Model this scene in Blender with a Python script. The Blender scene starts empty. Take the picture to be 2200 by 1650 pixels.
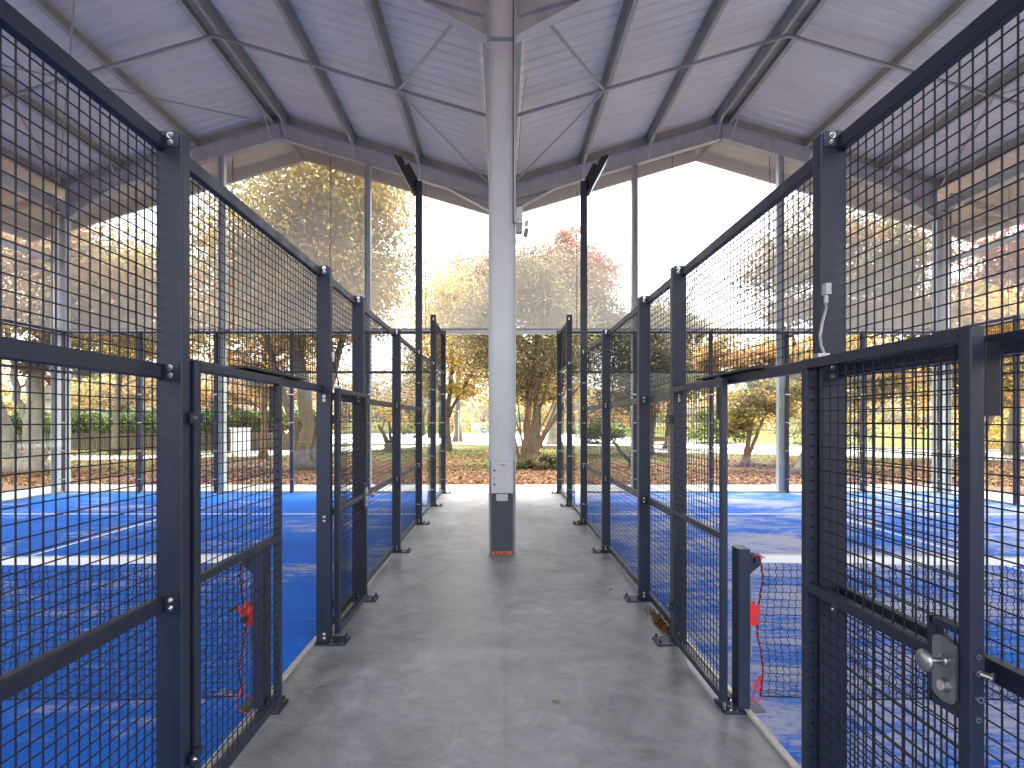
import bpy, math, random
import numpy as np
from mathutils import Vector, Matrix

random.seed(7)
rng = np.random.default_rng(11)
SC = bpy.context.scene
COL = SC.collection
R = math.radians

# ------------------------------------------------------------------ helpers
class MB:
    """collects shapes and links them as one mesh object"""
    def __init__(s):
        s.v = []; s.f = []; s.m = []
    def add(s, vs, fs, mi=0):
        o = len(s.v)
        s.v.extend([tuple(v) for v in vs])
        for f in fs:
            s.f.append(tuple(i + o for i in f)); s.m.append(mi)
    def box(s, x0, x1, y0, y1, z0, z1, mi=0):
        if x0 > x1: x0, x1 = x1, x0
        if y0 > y1: y0, y1 = y1, y0
        if z0 > z1: z0, z1 = z1, z0
        s.add([(x0,y0,z0),(x1,y0,z0),(x1,y1,z0),(x0,y1,z0),(x0,y0,z1),(x1,y0,z1),(x1,y1,z1),(x0,y1,z1)],
              [(0,3,2,1),(4,5,6,7),(0,1,5,4),(1,2,6,5),(2,3,7,6),(3,0,4,7)], mi)
    def cbox(s, x0, x1, y0, y1, z0, z1, c=0.005, mi=0, axis='z'):
        """box with its long edges chamfered"""
        if x0 > x1: x0, x1 = x1, x0
        if y0 > y1: y0, y1 = y1, y0
        if z0 > z1: z0, z1 = z1, z0
        def prof(a0,a1,b0,b1):
            k = c*0.3
            return [(a0+c,b0),(a1-c,b0),(a1-k,b0+k),(a1,b0+c),(a1,b1-c),(a1-k,b1-k),(a1-c,b1),(a0+c,b1),(a0+k,b1-k),(a0,b1-c),(a0,b0+c),(a0+k,b0+k)]
        if axis == 'z': P = prof(x0,x1,y0,y1); A = [(a,b,z0) for a,b in P]; B = [(a,b,z1) for a,b in P]
        elif axis == 'y': P = prof(x0,x1,z0,z1); A = [(a,y0,b) for a,b in P]; B = [(a,y1,b) for a,b in P]
        else: P = prof(y0,y1,z0,z1); A = [(x0,a,b) for a,b in P]; B = [(x1,a,b) for a,b in P]
        n = len(P)
        s.add(A+B, [tuple(range(n))[::-1], tuple(range(n,2*n))] + [(i,(i+1)%n,n+(i+1)%n,n+i) for i in range(n)], mi)
    def obox(s, c, ax, ay, az, hx, hy, hz, mi=0):
        c = Vector(c); ax = Vector(ax).normalized()*hx; ay = Vector(ay).normalized()*hy; az = Vector(az).normalized()*hz
        vs = [c+sx*ax+sy*ay+sz*az for sz in (-1,1) for sx,sy in ((-1,-1),(1,-1),(1,1),(-1,1))]
        s.add(vs, [(0,3,2,1),(4,5,6,7),(0,1,5,4),(1,2,6,5),(2,3,7,6),(3,0,4,7)], mi)
    def bar(s, p0, p1, w, h, up=(0,0,1), mi=0):
        p0 = Vector(p0); p1 = Vector(p1); d = (p1-p0)
        L = d.length; d.normalize(); up = Vector(up); side = d.cross(up).normalized(); up = side.cross(d)
        s.obox((p0+p1)/2, d, side, up, L/2, w/2, h/2, mi)
    def tube(s, pts, r, n=6, mi=0, cap=True):
        pts = [Vector(p) for p in pts]
        rs = r if isinstance(r, (list,tuple)) else [r]*len(pts)
        vs = []; ref = None
        for i,p in enumerate(pts):
            d = (pts[min(i+1,len(pts)-1)]-pts[max(i-1,0)])
            if d.length < 1e-9: d = Vector((0,0,1))
            d.normalize()
            if ref is None: ref = Vector((0,0,1)) if abs(d.z) < .9 else Vector((1,0,0))
            a = d.cross(ref)
            if a.length < 1e-6: ref = Vector((0,1,0)); a = d.cross(ref)
            a.normalize(); b = a.cross(d).normalized(); ref = b
            for k in range(n):
                t = 2*math.pi*k/n
                vs.append(p + a*(math.cos(t)*rs[i]) + b*(math.sin(t)*rs[i]))
        fs = []
        for i in range(len(pts)-1):
            for k in range(n):
                fs.append((i*n+k, i*n+(k+1)%n, (i+1)*n+(k+1)%n, (i+1)*n+k))
        if cap:
            fs.append(tuple(range(n))[::-1]); fs.append(tuple(range((len(pts)-1)*n, len(pts)*n)))
        s.add(vs, fs, mi)
    def ball(s, c, rx, ry, rz, mi=0, n=12, m=8):
        vs = []; fs = []
        for i in range(m+1):
            t = math.pi*i/m
            for k in range(n):
                a = 2*math.pi*k/n
                vs.append((c[0]+rx*math.sin(t)*math.cos(a), c[1]+ry*math.sin(t)*math.sin(a), c[2]+rz*math.cos(t)))
        for i in range(m):
            for k in range(n):
                fs.append((i*n+k, (i+1)*n+k, (i+1)*n+(k+1)%n, i*n+(k+1)%n))
        s.add(vs, fs, mi)
    def prism(s, poly, y0, y1, mi=0):
        """polygon in x,z extruded in y"""
        n = len(poly)
        s.add([(x,y0,z) for x,z in poly]+[(x,y1,z) for x,z in poly],
              [tuple(range(n)), tuple(range(n,2*n))[::-1]] + [(i,n+i,n+(i+1)%n,(i+1)%n) for i in range(n)], mi)
    def ibeam(s, p0, p1, up, h, b, tw, tf, mi=0):
        p0 = Vector(p0); p1 = Vector(p1); up = Vector(up)
        d = (p1-p0).normalized(); side = d.cross(up).normalized(); up = side.cross(d)
        L = (p1-p0).length/2; c = (p0+p1)/2
        s.obox(c, d, side, up, L, tw/2, h/2-tf, mi)
        for k in (-1,1):
            s.obox(c+up*k*(h/2-tf/2), d, side, up, L, b/2, tf/2, mi)
    def build(s, name, mats, parent=None, smooth=False):
        me = bpy.data.meshes.new(name)
        me.from_pydata(s.v, [], s.f)
        if not isinstance(mats, (list,tuple)): mats = [mats]
        for m in mats: me.materials.append(m)
        if len(mats) > 1: me.polygons.foreach_set('material_index', s.m)
        if smooth: me.polygons.foreach_set('use_smooth', [True]*len(me.polygons))
        me.update()
        o = bpy.data.objects.new(name, me); COL.objects.link(o)
        if parent is not None: o.parent = parent; o.matrix_parent_inverse = parent.matrix_world.inverted() if False else Matrix.Translation(-parent.location)
        return o

def thing(name, label, cat, loc=(0,0,0), group=None):
    o = bpy.data.objects.new(name, None); COL.objects.link(o); o.location = loc
    o.empty_display_size = .2
    o['label'] = label; o['category'] = cat
    if group: o['group'] = group
    return o
def tag(o, label=None, cat=None, group=None, kind=None):
    if label: o['label'] = label
    if cat: o['category'] = cat
    if group: o['group'] = group
    if kind: o['kind'] = kind
    return o
def copy_tree(o, parent=None):
    c = o.copy(); COL.objects.link(c)
    if parent is not None: c.parent = parent
    for ch in list(o.children): copy_tree(ch, c)
    return c

# ------------------------------------------------------------------ materials
def new_mat(name):
    m = bpy.data.materials.new(name); m.use_nodes = True
    nt = m.node_tree; b = nt.nodes['Principled BSDF']
    return m, nt, b
def N(nt, t, **kw):
    n = nt.nodes.new(t)
    for k,v in kw.items():
        if k in n.inputs: n.inputs[k].default_value = v
        else: setattr(n, k, v)
    return n
def ramp(nt, fac, stops):
    r = nt.nodes.new('ShaderNodeValToRGB'); e = r.color_ramp.elements
    while len(e) < len(stops): e.new(.5)
    for el,(p,c) in zip(e, stops):
        el.position = p; el.color = (c[0],c[1],c[2],1) if not isinstance(c,(int,float)) else (c,c,c,1)
    nt.links.new(fac, r.inputs[0]); return r
def coords(nt, scale=(1,1,1)):
    tc = nt.nodes.new('ShaderNodeTexCoord'); mp = nt.nodes.new('ShaderNodeMapping')
    mp.inputs['Scale'].default_value = scale
    nt.links.new(tc.outputs['Object'], mp.inputs[0]); return mp.outputs[0]
def noise(nt, vec, scale, detail=4, rough=.55, dist=0):
    n = N(nt, 'ShaderNodeTexNoise'); n.inputs['Scale'].default_value = scale; n.inputs['Detail'].default_value = detail
    n.inputs['Roughness'].default_value = rough; n.inputs['Distortion'].default_value = dist
    nt.links.new(vec, n.inputs['Vector']); return n.outputs['Fac']
def mix(nt, fac, a, b, mode='MIX'):
    n = nt.nodes.new('ShaderNodeMix'); n.data_type = 'RGBA'; n.blend_type = mode
    for sock, v in ((n.inputs[0],fac),(n.inputs[6],a),(n.inputs[7],b)):
        if hasattr(v,'links'): nt.links.new(v, sock)
        elif isinstance(v,(int,float)): sock.default_value = v
        else: sock.default_value = (v[0],v[1],v[2],1)
    return n.outputs[2]
def math_(nt, op, a, b=0, clamp=False):
    n = nt.nodes.new('ShaderNodeMath'); n.operation = op; n.use_clamp = clamp
    for sock, v in ((n.inputs[0],a),(n.inputs[1],b)):
        if hasattr(v,'links'): nt.links.new(v, sock)
        else: sock.default_value = v
    return n.outputs[0]
def bump(nt, b, h, strength, dist=.01):
    n = nt.nodes.new('ShaderNodeBump'); n.inputs['Strength'].default_value = strength; n.inputs['Distance'].default_value = dist
    nt.links.new(h, n.inputs['Height']); nt.links.new(n.outputs[0], b.inputs['Normal'])

def simple(name, c, rough=.5, metal=0, var=.15, scale=6, stretch=(1,1,1), spec=None):
    m, nt, b = new_mat(name)
    v = coords(nt, stretch); f = noise(nt, v, scale, 5)
    lo = [x*(1-var) for x in c]; hi = [min(1,x*(1+var)) for x in c]
    r = ramp(nt, f, [(.3,lo),(.7,hi)])
    nt.links.new(r.outputs[0], b.inputs['Base Color'])
    rr = ramp(nt, f, [(.3,max(.02,rough-.08)),(.7,min(1,rough+.08))])
    nt.links.new(rr.outputs[0], b.inputs['Roughness'])
    b.inputs['Metallic'].default_value = metal
    if spec is not None: b.inputs['Specular IOR Level'].default_value = spec
    return m

M = {}
M['navy'] = simple('navy_paint', (.011,.017,.038), .46, 0, .12, 9, (1,1,.25))
M['wire'] = simple('navy_wire', (.014,.016,.024), .5, 0, .1, 3, spec=.3)
M['black'] = simple('black_plastic', (.012,.012,.014), .45, 0, .2)
M['chrome'] = simple('bolt_steel', (.50,.50,.49), .25, 1, .05)
M['satin'] = simple('satin_steel', (.38,.39,.41), .36, 1, .06, 30, (1,1,.1))
M['galv'] = simple('galvanised_steel', (.43,.465,.475), .48, .25, .12, 5, (1,1,.6))
M['galv_light'] = simple('galvanised_web', (.60,.635,.645), .5, .1, .06, 4, (2,1,.7))
M['taupe'] = simple('weathered_purlin', (.31,.315,.285), .6, .1, .15, 3)
M['brace'] = simple('brace_steel', (.30,.31,.315), .5, .3, .1)
M['white'] = simple('white_band', (.80,.80,.78), .8, 0, .04)
M['pipe'] = simple('pale_pipe', (.82,.81,.76), .45, 0, .05, 2)
M['cabinet'] = simple('cabinet_paint', (.58,.58,.60), .45, 0, .04)
M['panel'] = simple('hatch_panel', (.05,.058,.08), .55, 0, .1)
M['red'] = simple('red_paint', (.62,.025,.02), .4, 0, .1)
M['redcord'] = simple('red_cord', (.60,.02,.05), .7, 0, .2, 40)
M['blackcord'] = simple('black_cord', (.015,.014,.016), .8, 0, .2, 40)
M['orange'] = simple('orange_conduit', (.65,.13,.045), .5, 0, .15)
M['yellow'] = simple('warning_yellow', (.75,.42,.05), .5, 0, .05)
M['ink'] = simple('dark_ink', (.05,.05,.055), .6, 0, .05)
M['wood'] = simple('pale_wood', (.36,.24,.14), .8, 0, .2, 12, (1,1,.1))
M['signblue'] = simple('sign_blue', (.015,.12,.42), .45, 0, .03)
M['signwhite'] = simple('sign_white', (.8,.8,.8), .45, 0, .03)
M['plaster'] = simple('pale_plaster', (.40,.36,.33), .9, 0, .06)
M['tile'] = simple('clay_roof', (.17,.135,.115), .85, 0, .2, 20)
M['dark_glass'] = simple('window_glass', (.05,.06,.07), .12, 0, .1)
M['strip'] = simple('aluminium_strip', (.46,.44,.41), .45, .3, .25, 18)
M['glassleaf'] = simple('dry_leaf', (.26,.13,.05), .8, 0, .35, 9)
M['kerb'] = simple('kerb_stone', (.42,.40,.37), .9, 0, .12)

# roofing sheet
m, nt, b = new_mat('roof_sheet'); v = coords(nt)
f = noise(nt, v, 1.2, 5); r = ramp(nt, f, [(.3,(.51,.50,.455)),(.7,(.60,.59,.545))])
f2 = noise(nt, coords(nt,(1,14,1)), .6, 3); c = mix(nt, .25, r.outputs[0], ramp(nt,f2,[(.35,(.39,.40,.395)),(.65,(.60,.615,.605))]).outputs[0])
nt.links.new(c, b.inputs['Base Color']); b.inputs['Roughness'].default_value = .6
M['sheet'] = m
m, nt, b = new_mat('soffit_sheet'); v = coords(nt)
f = noise(nt, v, 1.0, 4); r = ramp(nt, f, [(.3,(.39,.375,.365)),(.7,(.47,.455,.445))]); nt.links.new(r.outputs[0], b.inputs['Base Color']); b.inputs['Roughness'].default_value = .6
M['fascia'] = m

# polished concrete
m, nt, b = new_mat('polished_concrete'); v = coords(nt)
n1 = noise(nt, v, .55, 6, .6, .8); n2 = noise(nt, v, 2.3, 8, .65, 1.2); n3 = noise(nt, v, 60, 3, .6)
n4 = noise(nt, coords(nt,(1,1.4,1)), 2.6, 10, .78, 1.6)
s = math_(nt,'ADD', math_(nt,'MULTIPLY',n1,.38), math_(nt,'ADD', math_(nt,'MULTIPLY',n2,.30), math_(nt,'ADD', math_(nt,'MULTIPLY',n4,.27), math_(nt,'MULTIPLY',n3,.05))))
r = ramp(nt, s, [(.41,(.145,.145,.148)),(.47,(.225,.224,.228)),(.53,(.30,.299,.302)),(.60,(.43,.425,.425))])
nt.links.new(r.outputs[0], b.inputs['Base Color'])
vo = N(nt,'ShaderNodeTexVoronoi'); vo.inputs['Scale'].default_value = 1.1; nt.links.new(v, vo.inputs['Vector'])
rr = ramp(nt, s, [(.35,.30),(.6,.5)]); nt.links.new(rr.outputs[0], b.inputs['Roughness'])
b.inputs['Specular IOR Level'].default_value = .55
bump(nt, b, math_(nt,'ADD', n2, math_(nt,'MULTIPLY', n3, .3)), .06, .01)
M['concrete'] = m
# rough pale outer concrete joint
M['joint'] = simple('joint_filler', (.42,.37,.32), .9, 0, .15, 20)

# court carpet, with sand drifted over it
def turf(name, lo, hi, seed):
    m, nt, b = new_mat(name)
    tc = nt.nodes.new('ShaderNodeTexCoord')
    def mp(sc, off=(0,0,0), rot=0):
        q = nt.nodes.new('ShaderNodeMapping'); q.inputs['Scale'].default_value = sc; q.inputs['Location'].default_value = off
        q.inputs['Rotation'].default_value = (0,0,rot); nt.links.new(tc.outputs['Object'], q.inputs[0]); return q.outputs[0]
    fib = noise(nt, mp((1,1,1)), 260, 2, .6)
    big = noise(nt, mp((.55,.8,1),(seed,seed*2,0)), .9, 5, .6, .6)
    stk = noise(nt, mp((.65,1.9,1),(seed,0,0), R(6)), 1.7, 9, .72, 1.3)
    fine = noise(nt, mp((1,2.4,1),(seed,3,0)), 11, 8, .8, .6)
    a = math_(nt,'ADD', math_(nt,'MULTIPLY',big,.38), math_(nt,'ADD', math_(nt,'MULTIPLY',stk,.31), math_(nt,'ADD', math_(nt,'MULTIPLY',fine,.25), math_(nt,'MULTIPLY',fib,.06))))
    sand = ramp(nt, a, [(lo,0),(hi,1)])
    sand.color_ramp.interpolation = 'EASE'
    g = noise(nt, mp((1,1,1)), 420, 1, .5)
    grain = ramp(nt, g, [(.38,.35),(.62,1)])
    fac = math_(nt,'MULTIPLY', sand.outputs[0], grain.outputs[0])
    blue = ramp(nt, fib, [(.3,(.005,.102,.46)),(.7,(.010,.158,.60))])
    tone = noise(nt, mp((1,1,1)), .7, 4)
    bl = mix(nt, .5, blue.outputs[0], ramp(nt, tone, [(.35,(.003,.080,.44)),(.65,(.010,.165,.68))]).outputs[0])
    c = mix(nt, fac, bl, ramp(nt, fib, [(.3,(.44,.41,.38)),(.7,(.66,.61,.55))]).outputs[0])
    nt.links.new(c, b.inputs['Base Color']); b.inputs['Roughness'].default_value = .9
    b.inputs['Specular IOR Level'].default_value = .2
    bump(nt, b, fib, .5, .006)
    return m
M['turf_clean'] = turf('court_carpet', .510, .595, 4.2)
M['turf_sandy'] = turf('court_carpet_sandy', .455, .555, 1.3)

# court glass: thin pane
m, nt, b = new_mat('court_glass'); nt.nodes.remove(b); out = nt.nodes['Material Output']
tr = N(nt,'ShaderNodeBsdfTransparent'); tr.inputs[0].default_value = (.955,.975,.965,1)
gl = N(nt,'ShaderNodeBsdfGlossy'); gl.inputs['Roughness'].default_value = .02; gl.inputs[0].default_value = (.9,.95,.95,1)
fr = N(nt,'ShaderNodeFresnel'); ge = nt.nodes.new('ShaderNodeNewGeometry')
ior = math_(nt,'ADD', math_(nt,'MULTIPLY', ge.outputs['Backfacing'], 1/1.45-1.45), 1.45); nt.links.new(ior, fr.inputs[0])
mx = nt.nodes.new('ShaderNodeMixShader'); nt.links.new(fr.outputs[0], mx.inputs[0]); nt.links.new(tr.outputs[0], mx.inputs[1]); nt.links.new(gl.outputs[0], mx.inputs[2])
nt.links.new(mx.outputs[0], out.inputs[0]); M['glass'] = m
M['glass_edge'] = simple('glass_edge', (.30,.46,.42), .2, 0, .05)

# windbreak net: fine pale weave, mostly open
m, nt, b = new_mat('windbreak_weave'); nt.nodes.remove(b); out = nt.nodes['Material Output']
v = coords(nt); n1 = noise(nt, v, .5, 3)
tr = N(nt,'ShaderNodeBsdfTransparent'); tr.inputs[0].default_value = (1,1,1,1)
df = N(nt,'ShaderNodeBsdfDiffuse'); df.inputs[0].default_value = (.40,.397,.392,1)
tl = N(nt,'ShaderNodeBsdfTranslucent'); tl.inputs[0].default_value = (.40,.397,.392,1)
m1 = nt.nodes.new('ShaderNodeMixShader'); m1.inputs[0].default_value = .5
nt.links.new(df.outputs[0], m1.inputs[1]); nt.links.new(tl.outputs[0], m1.inputs[2])
m2 = nt.nodes.new('ShaderNodeMixShader'); rr = ramp(nt, n1, [(.3,.45),(.7,.51)]); nt.links.new(rr.outputs[0], m2.inputs[0])
nt.links.new(tr.outputs[0], m2.inputs[1]); nt.links.new(m1.outputs[0], m2.inputs[2]); nt.links.new(m2.outputs[0], out.inputs[0])
M['weave'] = m

# leaves (colour per leaf)
def leaf_mat(name, trans=.45):
    m, nt, b = new_mat(name); nt.nodes.remove(b); out = nt.nodes['Material Output']
    at = nt.nodes.new('ShaderNodeVertexColor'); at.layer_name = 'leaf_tint'
    df = N(nt,'ShaderNodeBsdfDiffuse'); tl = N(nt,'ShaderNodeBsdfTranslucent')
    nt.links.new(at.outputs[0], df.inputs[0]); nt.links.new(at.outputs[0], tl.inputs[0])
    mx = nt.nodes.new('ShaderNodeMixShader'); mx.inputs[0].default_value = trans
    nt.links.new(df.outputs[0], mx.inputs[1]); nt.links.new(tl.outputs[0], mx.inputs[2]); nt.links.new(mx.outputs[0], out.inputs[0])
    return m
M['leaf'] = leaf_mat('leaf', .6); M['litter'] = leaf_mat('litter_leaf', .1)
def bark(name, a, c, moss=None):
    m, nt, b = new_mat(name); v = coords(nt,(1,1,.25)); f = noise(nt, v, 7, 8, .7, .8)
    r = ramp(nt, f, [(.3,a),(.7,c)]); col = r.outputs[0]
    if moss:
        g = noise(nt, coords(nt), 1.7, 5); rg = ramp(nt, g, [(.45,0),(.62,1)])
        col = mix(nt, math_(nt,'MULTIPLY',rg.outputs[0],.7), col, moss)
    nt.links.new(col, b.inputs['Base Color']); b.inputs['Roughness'].default_value = .95
    bump(nt, b, f, .8, .04); return m
M['bark'] = bark('bark', (.06,.045,.035), (.17,.135,.105), (.12,.12,.05))
M['bark_pale'] = bark('bark_pale', (.14,.12,.10), (.33,.29,.24), (.17,.17,.10))
M['bark_brown'] = bark('bark_brown', (.10,.06,.035), (.24,.16,.10))

# outdoor ground: lawn with autumn leaves that thin out with distance
m, nt, b = new_mat('park_ground'); tc = nt.nodes.new('ShaderNodeTexCoord'); P = tc.outputs['Object']
sx = nt.nodes.new('ShaderNodeSeparateXYZ'); nt.links.new(P, sx.inputs[0])
n1 = noise(nt, P, .25, 5, .6, .6); n2 = noise(nt, P, 3.2, 6, .7, .4); n3 = noise(nt, P, 14, 5, .75)
grass = ramp(nt, n3, [(.25,(.036,.046,.011)),(.5,(.085,.090,.026)),(.75,(.135,.122,.045))])
leaf = ramp(nt, n3, [(.22,(.025,.014,.009)),(.42,(.065,.034,.020)),(.58,(.115,.062,.035)),(.78,(.20,.13,.08))])
dist = math_(nt,'MULTIPLY', math_(nt,'SUBTRACT', sx.outputs[1], 18), .021)
k = math_(nt,'SUBTRACT', math_(nt,'ADD', math_(nt,'MULTIPLY',n1,.9), math_(nt,'MULTIPLY',n2,.6)), dist)
msk = ramp(nt, k, [(.50,0),(.68,1)])
c = mix(nt, msk.outputs[0], grass.outputs[0], leaf.outputs[0])
nt.links.new(c, b.inputs['Base Color']); b.inputs['Roughness'].default_value = 1; b.inputs['Specular IOR Level'].default_value = .1
bump(nt, b, n3, .8, .05); M['ground'] = m
M['path'] = simple('pale_path', (.50,.48,.45), .95, 0, .08, 4)
M['road'] = simple('worn_road', (.40,.37,.34), .95, 0, .10, 3)
M['plaza'] = simple('pale_plaza', (.60,.59,.57), .95, 0, .06, 2)

# ------------------------------------------------------------------ setting
def sheet(name, pts, z, mat, kind='structure'):
    b = MB(); b.add([(x,y,z) for x,y in pts], [tuple(range(len(pts)))])
    o = b.build(name, mat); o['kind'] = kind; return o
# ground with a gentle fall-off well beyond the trees
sheet('ground', [(-600,-200),(600,-200),(600,900),(-600,900)], -.05, M['ground'])
b = MB(); b.box(-12.4,12.4,-9,15.2,-.30,0)
floor = b.build('floor', M['concrete']); floor['kind'] = 'structure'; floor['label'] = 'polished grey concrete floor slab'
b = MB(); b.box(.023,.028,-3,15.1,-.01,.0025); b.build('expansion_joint', M['joint'], floor)
U0, U1 = 1.535, 10.80       # court from corridor edge to outer edge
YN = 3.37                   # net line
YE = 13.39                  # end wall
def court(s):
    b = MB(); x0, x1 = sorted((s*U0, s*U1))
    b.box(x0, x1, -6.5, 13.33, -.02, .012)
    o = b.build('court_floor', M['turf_clean'] if s < 0 else M['turf_sandy']); o['kind'] = 'structure'
    o['label'] = 'blue padel court carpet with a few sand streaks' if s < 0 else 'blue padel court carpet heavily streaked with pale sand'
    w = MB(); w.box(x0+.02, x1-.02, YN+6.93, YN+6.98, .012, .016); w.build('service_line', M['white'], o)
    w = MB(); w.box(s*6.2-.025, s*6.2+.025, -3.6, YN+6.93, .012, .016); w.build('centre_line', M['white'], o)
    t = MB(); xa, xb = sorted((s*1.492, s*1.532))
    for y0,y1 in ((-2.0,-.2),(-.197,2.27),(2.273,4.5)): t.cbox(xa, xb, y0, y1, -.01, .017, .003, axis='y')
    for y in (-1.8,-1.0,-.4,0,.9,1.7,2.1,2.5,2.9,3.8,4.3): t.tube([(s*1.512,y,.016),(s*1.512,y,.020)], .006, 8, 1)
    e = t.build('edge_strip', [M['strip'], M['chrome']])
    tag(e, 'screwed aluminium edge strip between corridor concrete and %s court' % ('deep blue' if s < 0 else 'sand-streaked'), 'edge strip', 'edging strips along the courts')
court(-1); court(1)
# paths, road and plaza, each a sheet a little above the one below
sheet('path', [(-60,29.5),(-30,26.3),(-20,25.4),(-12,28.6),(-9,33),(-5,40),(-8,42),(-14,34.5),(-19,28.6),(-30,29.6),(-60,33)], -.040, M['path'])
sheet('plaza', [(-30,46),(-6,43),(6,40),(11,41),(14,60),(12,75),(-14,80),(-34,70)], -.036, M['plaza'])
sheet('road', [(11,41),(8,32),(12,30.5),(19,27.5),(30,21.5),(50,16),(60,18),(34,28.5),(24,36),(19,41),(14,60)], -.032, M['road'])
kb = MB()
pts = [(12.6,60),(18.6,41.6),(24.3,36.4),(34.3,28.9),(60,18.5)]
for p,q in zip(pts[:-1],pts[1:]): kb.bar((p[0],p[1],.0),(q[0],q[1],.0), .18, .16)
o = kb.build('kerb', M['kerb']); o['kind'] = 'structure'

# ------------------------------------------------------------------ canopy (double-pitched steel shed)
UR = 5.5; TAN = .296
CS = math.cos(math.atan(TAN))
def zb(u): return 8.82 - TAN*abs(u-UR)       # rafter underside
def zt(u): return zb(u) + .385               # rafter top = purlin underside
def zs(u): return zt(u) + .25                # roofing sheet
XC = .0127
FR = (7.35, 13.5)
can = thing('sports_canopy', 'open steel canopy with twin gables over both padel courts', 'canopy', (0, 7.35, 0))
# centre and corner columns, web across the view
for yf in FR:
    for xc in (XC, -11.0, 11.0):
        top = 7.75 if xc == XC else 7.28
        b = MB(); h = .367
        for k in (-1,1): b.box(xc+k*(h/2-.013), xc+k*h/2, yf-.085, yf+.085, 0 if xc==XC else .002, top, 0)
        b.box(xc-h/2+.013, xc+h/2-.013, yf-.004, yf+.004, 0, top, 1)
        for z in ((6.95,) if xc == XC else (6.8,)):
            b.box(xc-h/2+.013, xc+h/2-.013, yf-.083, yf-.004, z, z+.014, 0)
        b.box(xc-.24, xc+.24, yf-.14, yf+.14, -.02, .003, 0) if xc != XC else None
        b.build('column', [M['galv'], M['galv_light']], can)
# rafters with haunches
def rafter(yf, s):
    for (ua, ub) in ((.196, UR-.006), (UR+.006, 10.82)):
        b = MB(); off = .1925
        b.ibeam((s*ua, yf, zb(ua)+off), (s*ub, yf, zb(ub)+off), (0,0,1), .385*CS, .17, .008, .0127)
        # haunch under the low end
        lo = ua if ua < 1 else ub; d = 1 if ua < 1 else -1
        zl = 6.98 if ua < 1 else 6.80; hi = lo + d*1.12
        poly = [(s*lo, zb(lo)), (s*hi, zb(hi)), (s*lo, zl)]
        if (poly[1][0]-poly[0][0])*(poly[2][1]-poly[0][1])-(poly[2][0]-poly[0][0])*(poly[1][1]-poly[0][1]) < 0: poly = poly[::-1]
        b.prism(poly, yf-.005, yf+.005)
        b.bar((s*lo, yf, zl), (s*hi, yf, zb(hi)-.004), .17, .0127)
        # end plate
        e = ub if ua < 1 else ua
        b.box(s*e-.012*0.4, s*e+.012*0.4, yf-.09, yf+.09, zb(e)-.05, zt(e)+.0)
        b.box(s*lo-.008, s*lo+.008, yf-.088, yf+.088, zl-.05, zt(lo)-.02)
        b.build('rafter', M['galv'], can)
for yf in FR:
    for s in (-1,1): rafter(yf, s)
# purlins, Z profile
PU = (2.01, 3.65, 5.33, 5.70, 7.62, 9.45, 10.97, 12.95)
Y0, Y1 = -8.6, 15.2
for s in (-1,1):
    for u in PU:
        sg = -1 if u > UR else 1
        b = MB(); zl = zt(u)+.004; zh = zs(u)-.012
        b.box(s*u-.004, s*u+.004, Y0, Y1, zl, zh)
        w = .085
        b.obox((s*(u+sg*w/2), (Y0+Y1)/2, zl+.004), (1*s*sg,0,TAN*(1 if u<UR else -1)*sg*1.0), (0,1,0), (0,0,1), w/2, (Y1-Y0)/2, .004)
        b.obox((s*(u-sg*w/2), (Y0+Y1)/2, zh-.004), (1*s*sg,0,TAN*(1 if u<UR else -1)*sg*1.0), (0,1,0), (0,0,1), w/2, (Y1-Y0)/2, .004)
        b.build('purlin', M['taupe'], can)
# valley gutter and eave gutters
b = MB()
b.box(-.30+XC, .30+XC, Y0, Y1, 7.60, 7.606)
for k in (-1,1):
    b.box(XC+k*.30, XC+k*.306, Y0, Y1, 7.60, 7.88)
b.build('valley_gutter', M['taupe'], can)
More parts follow.
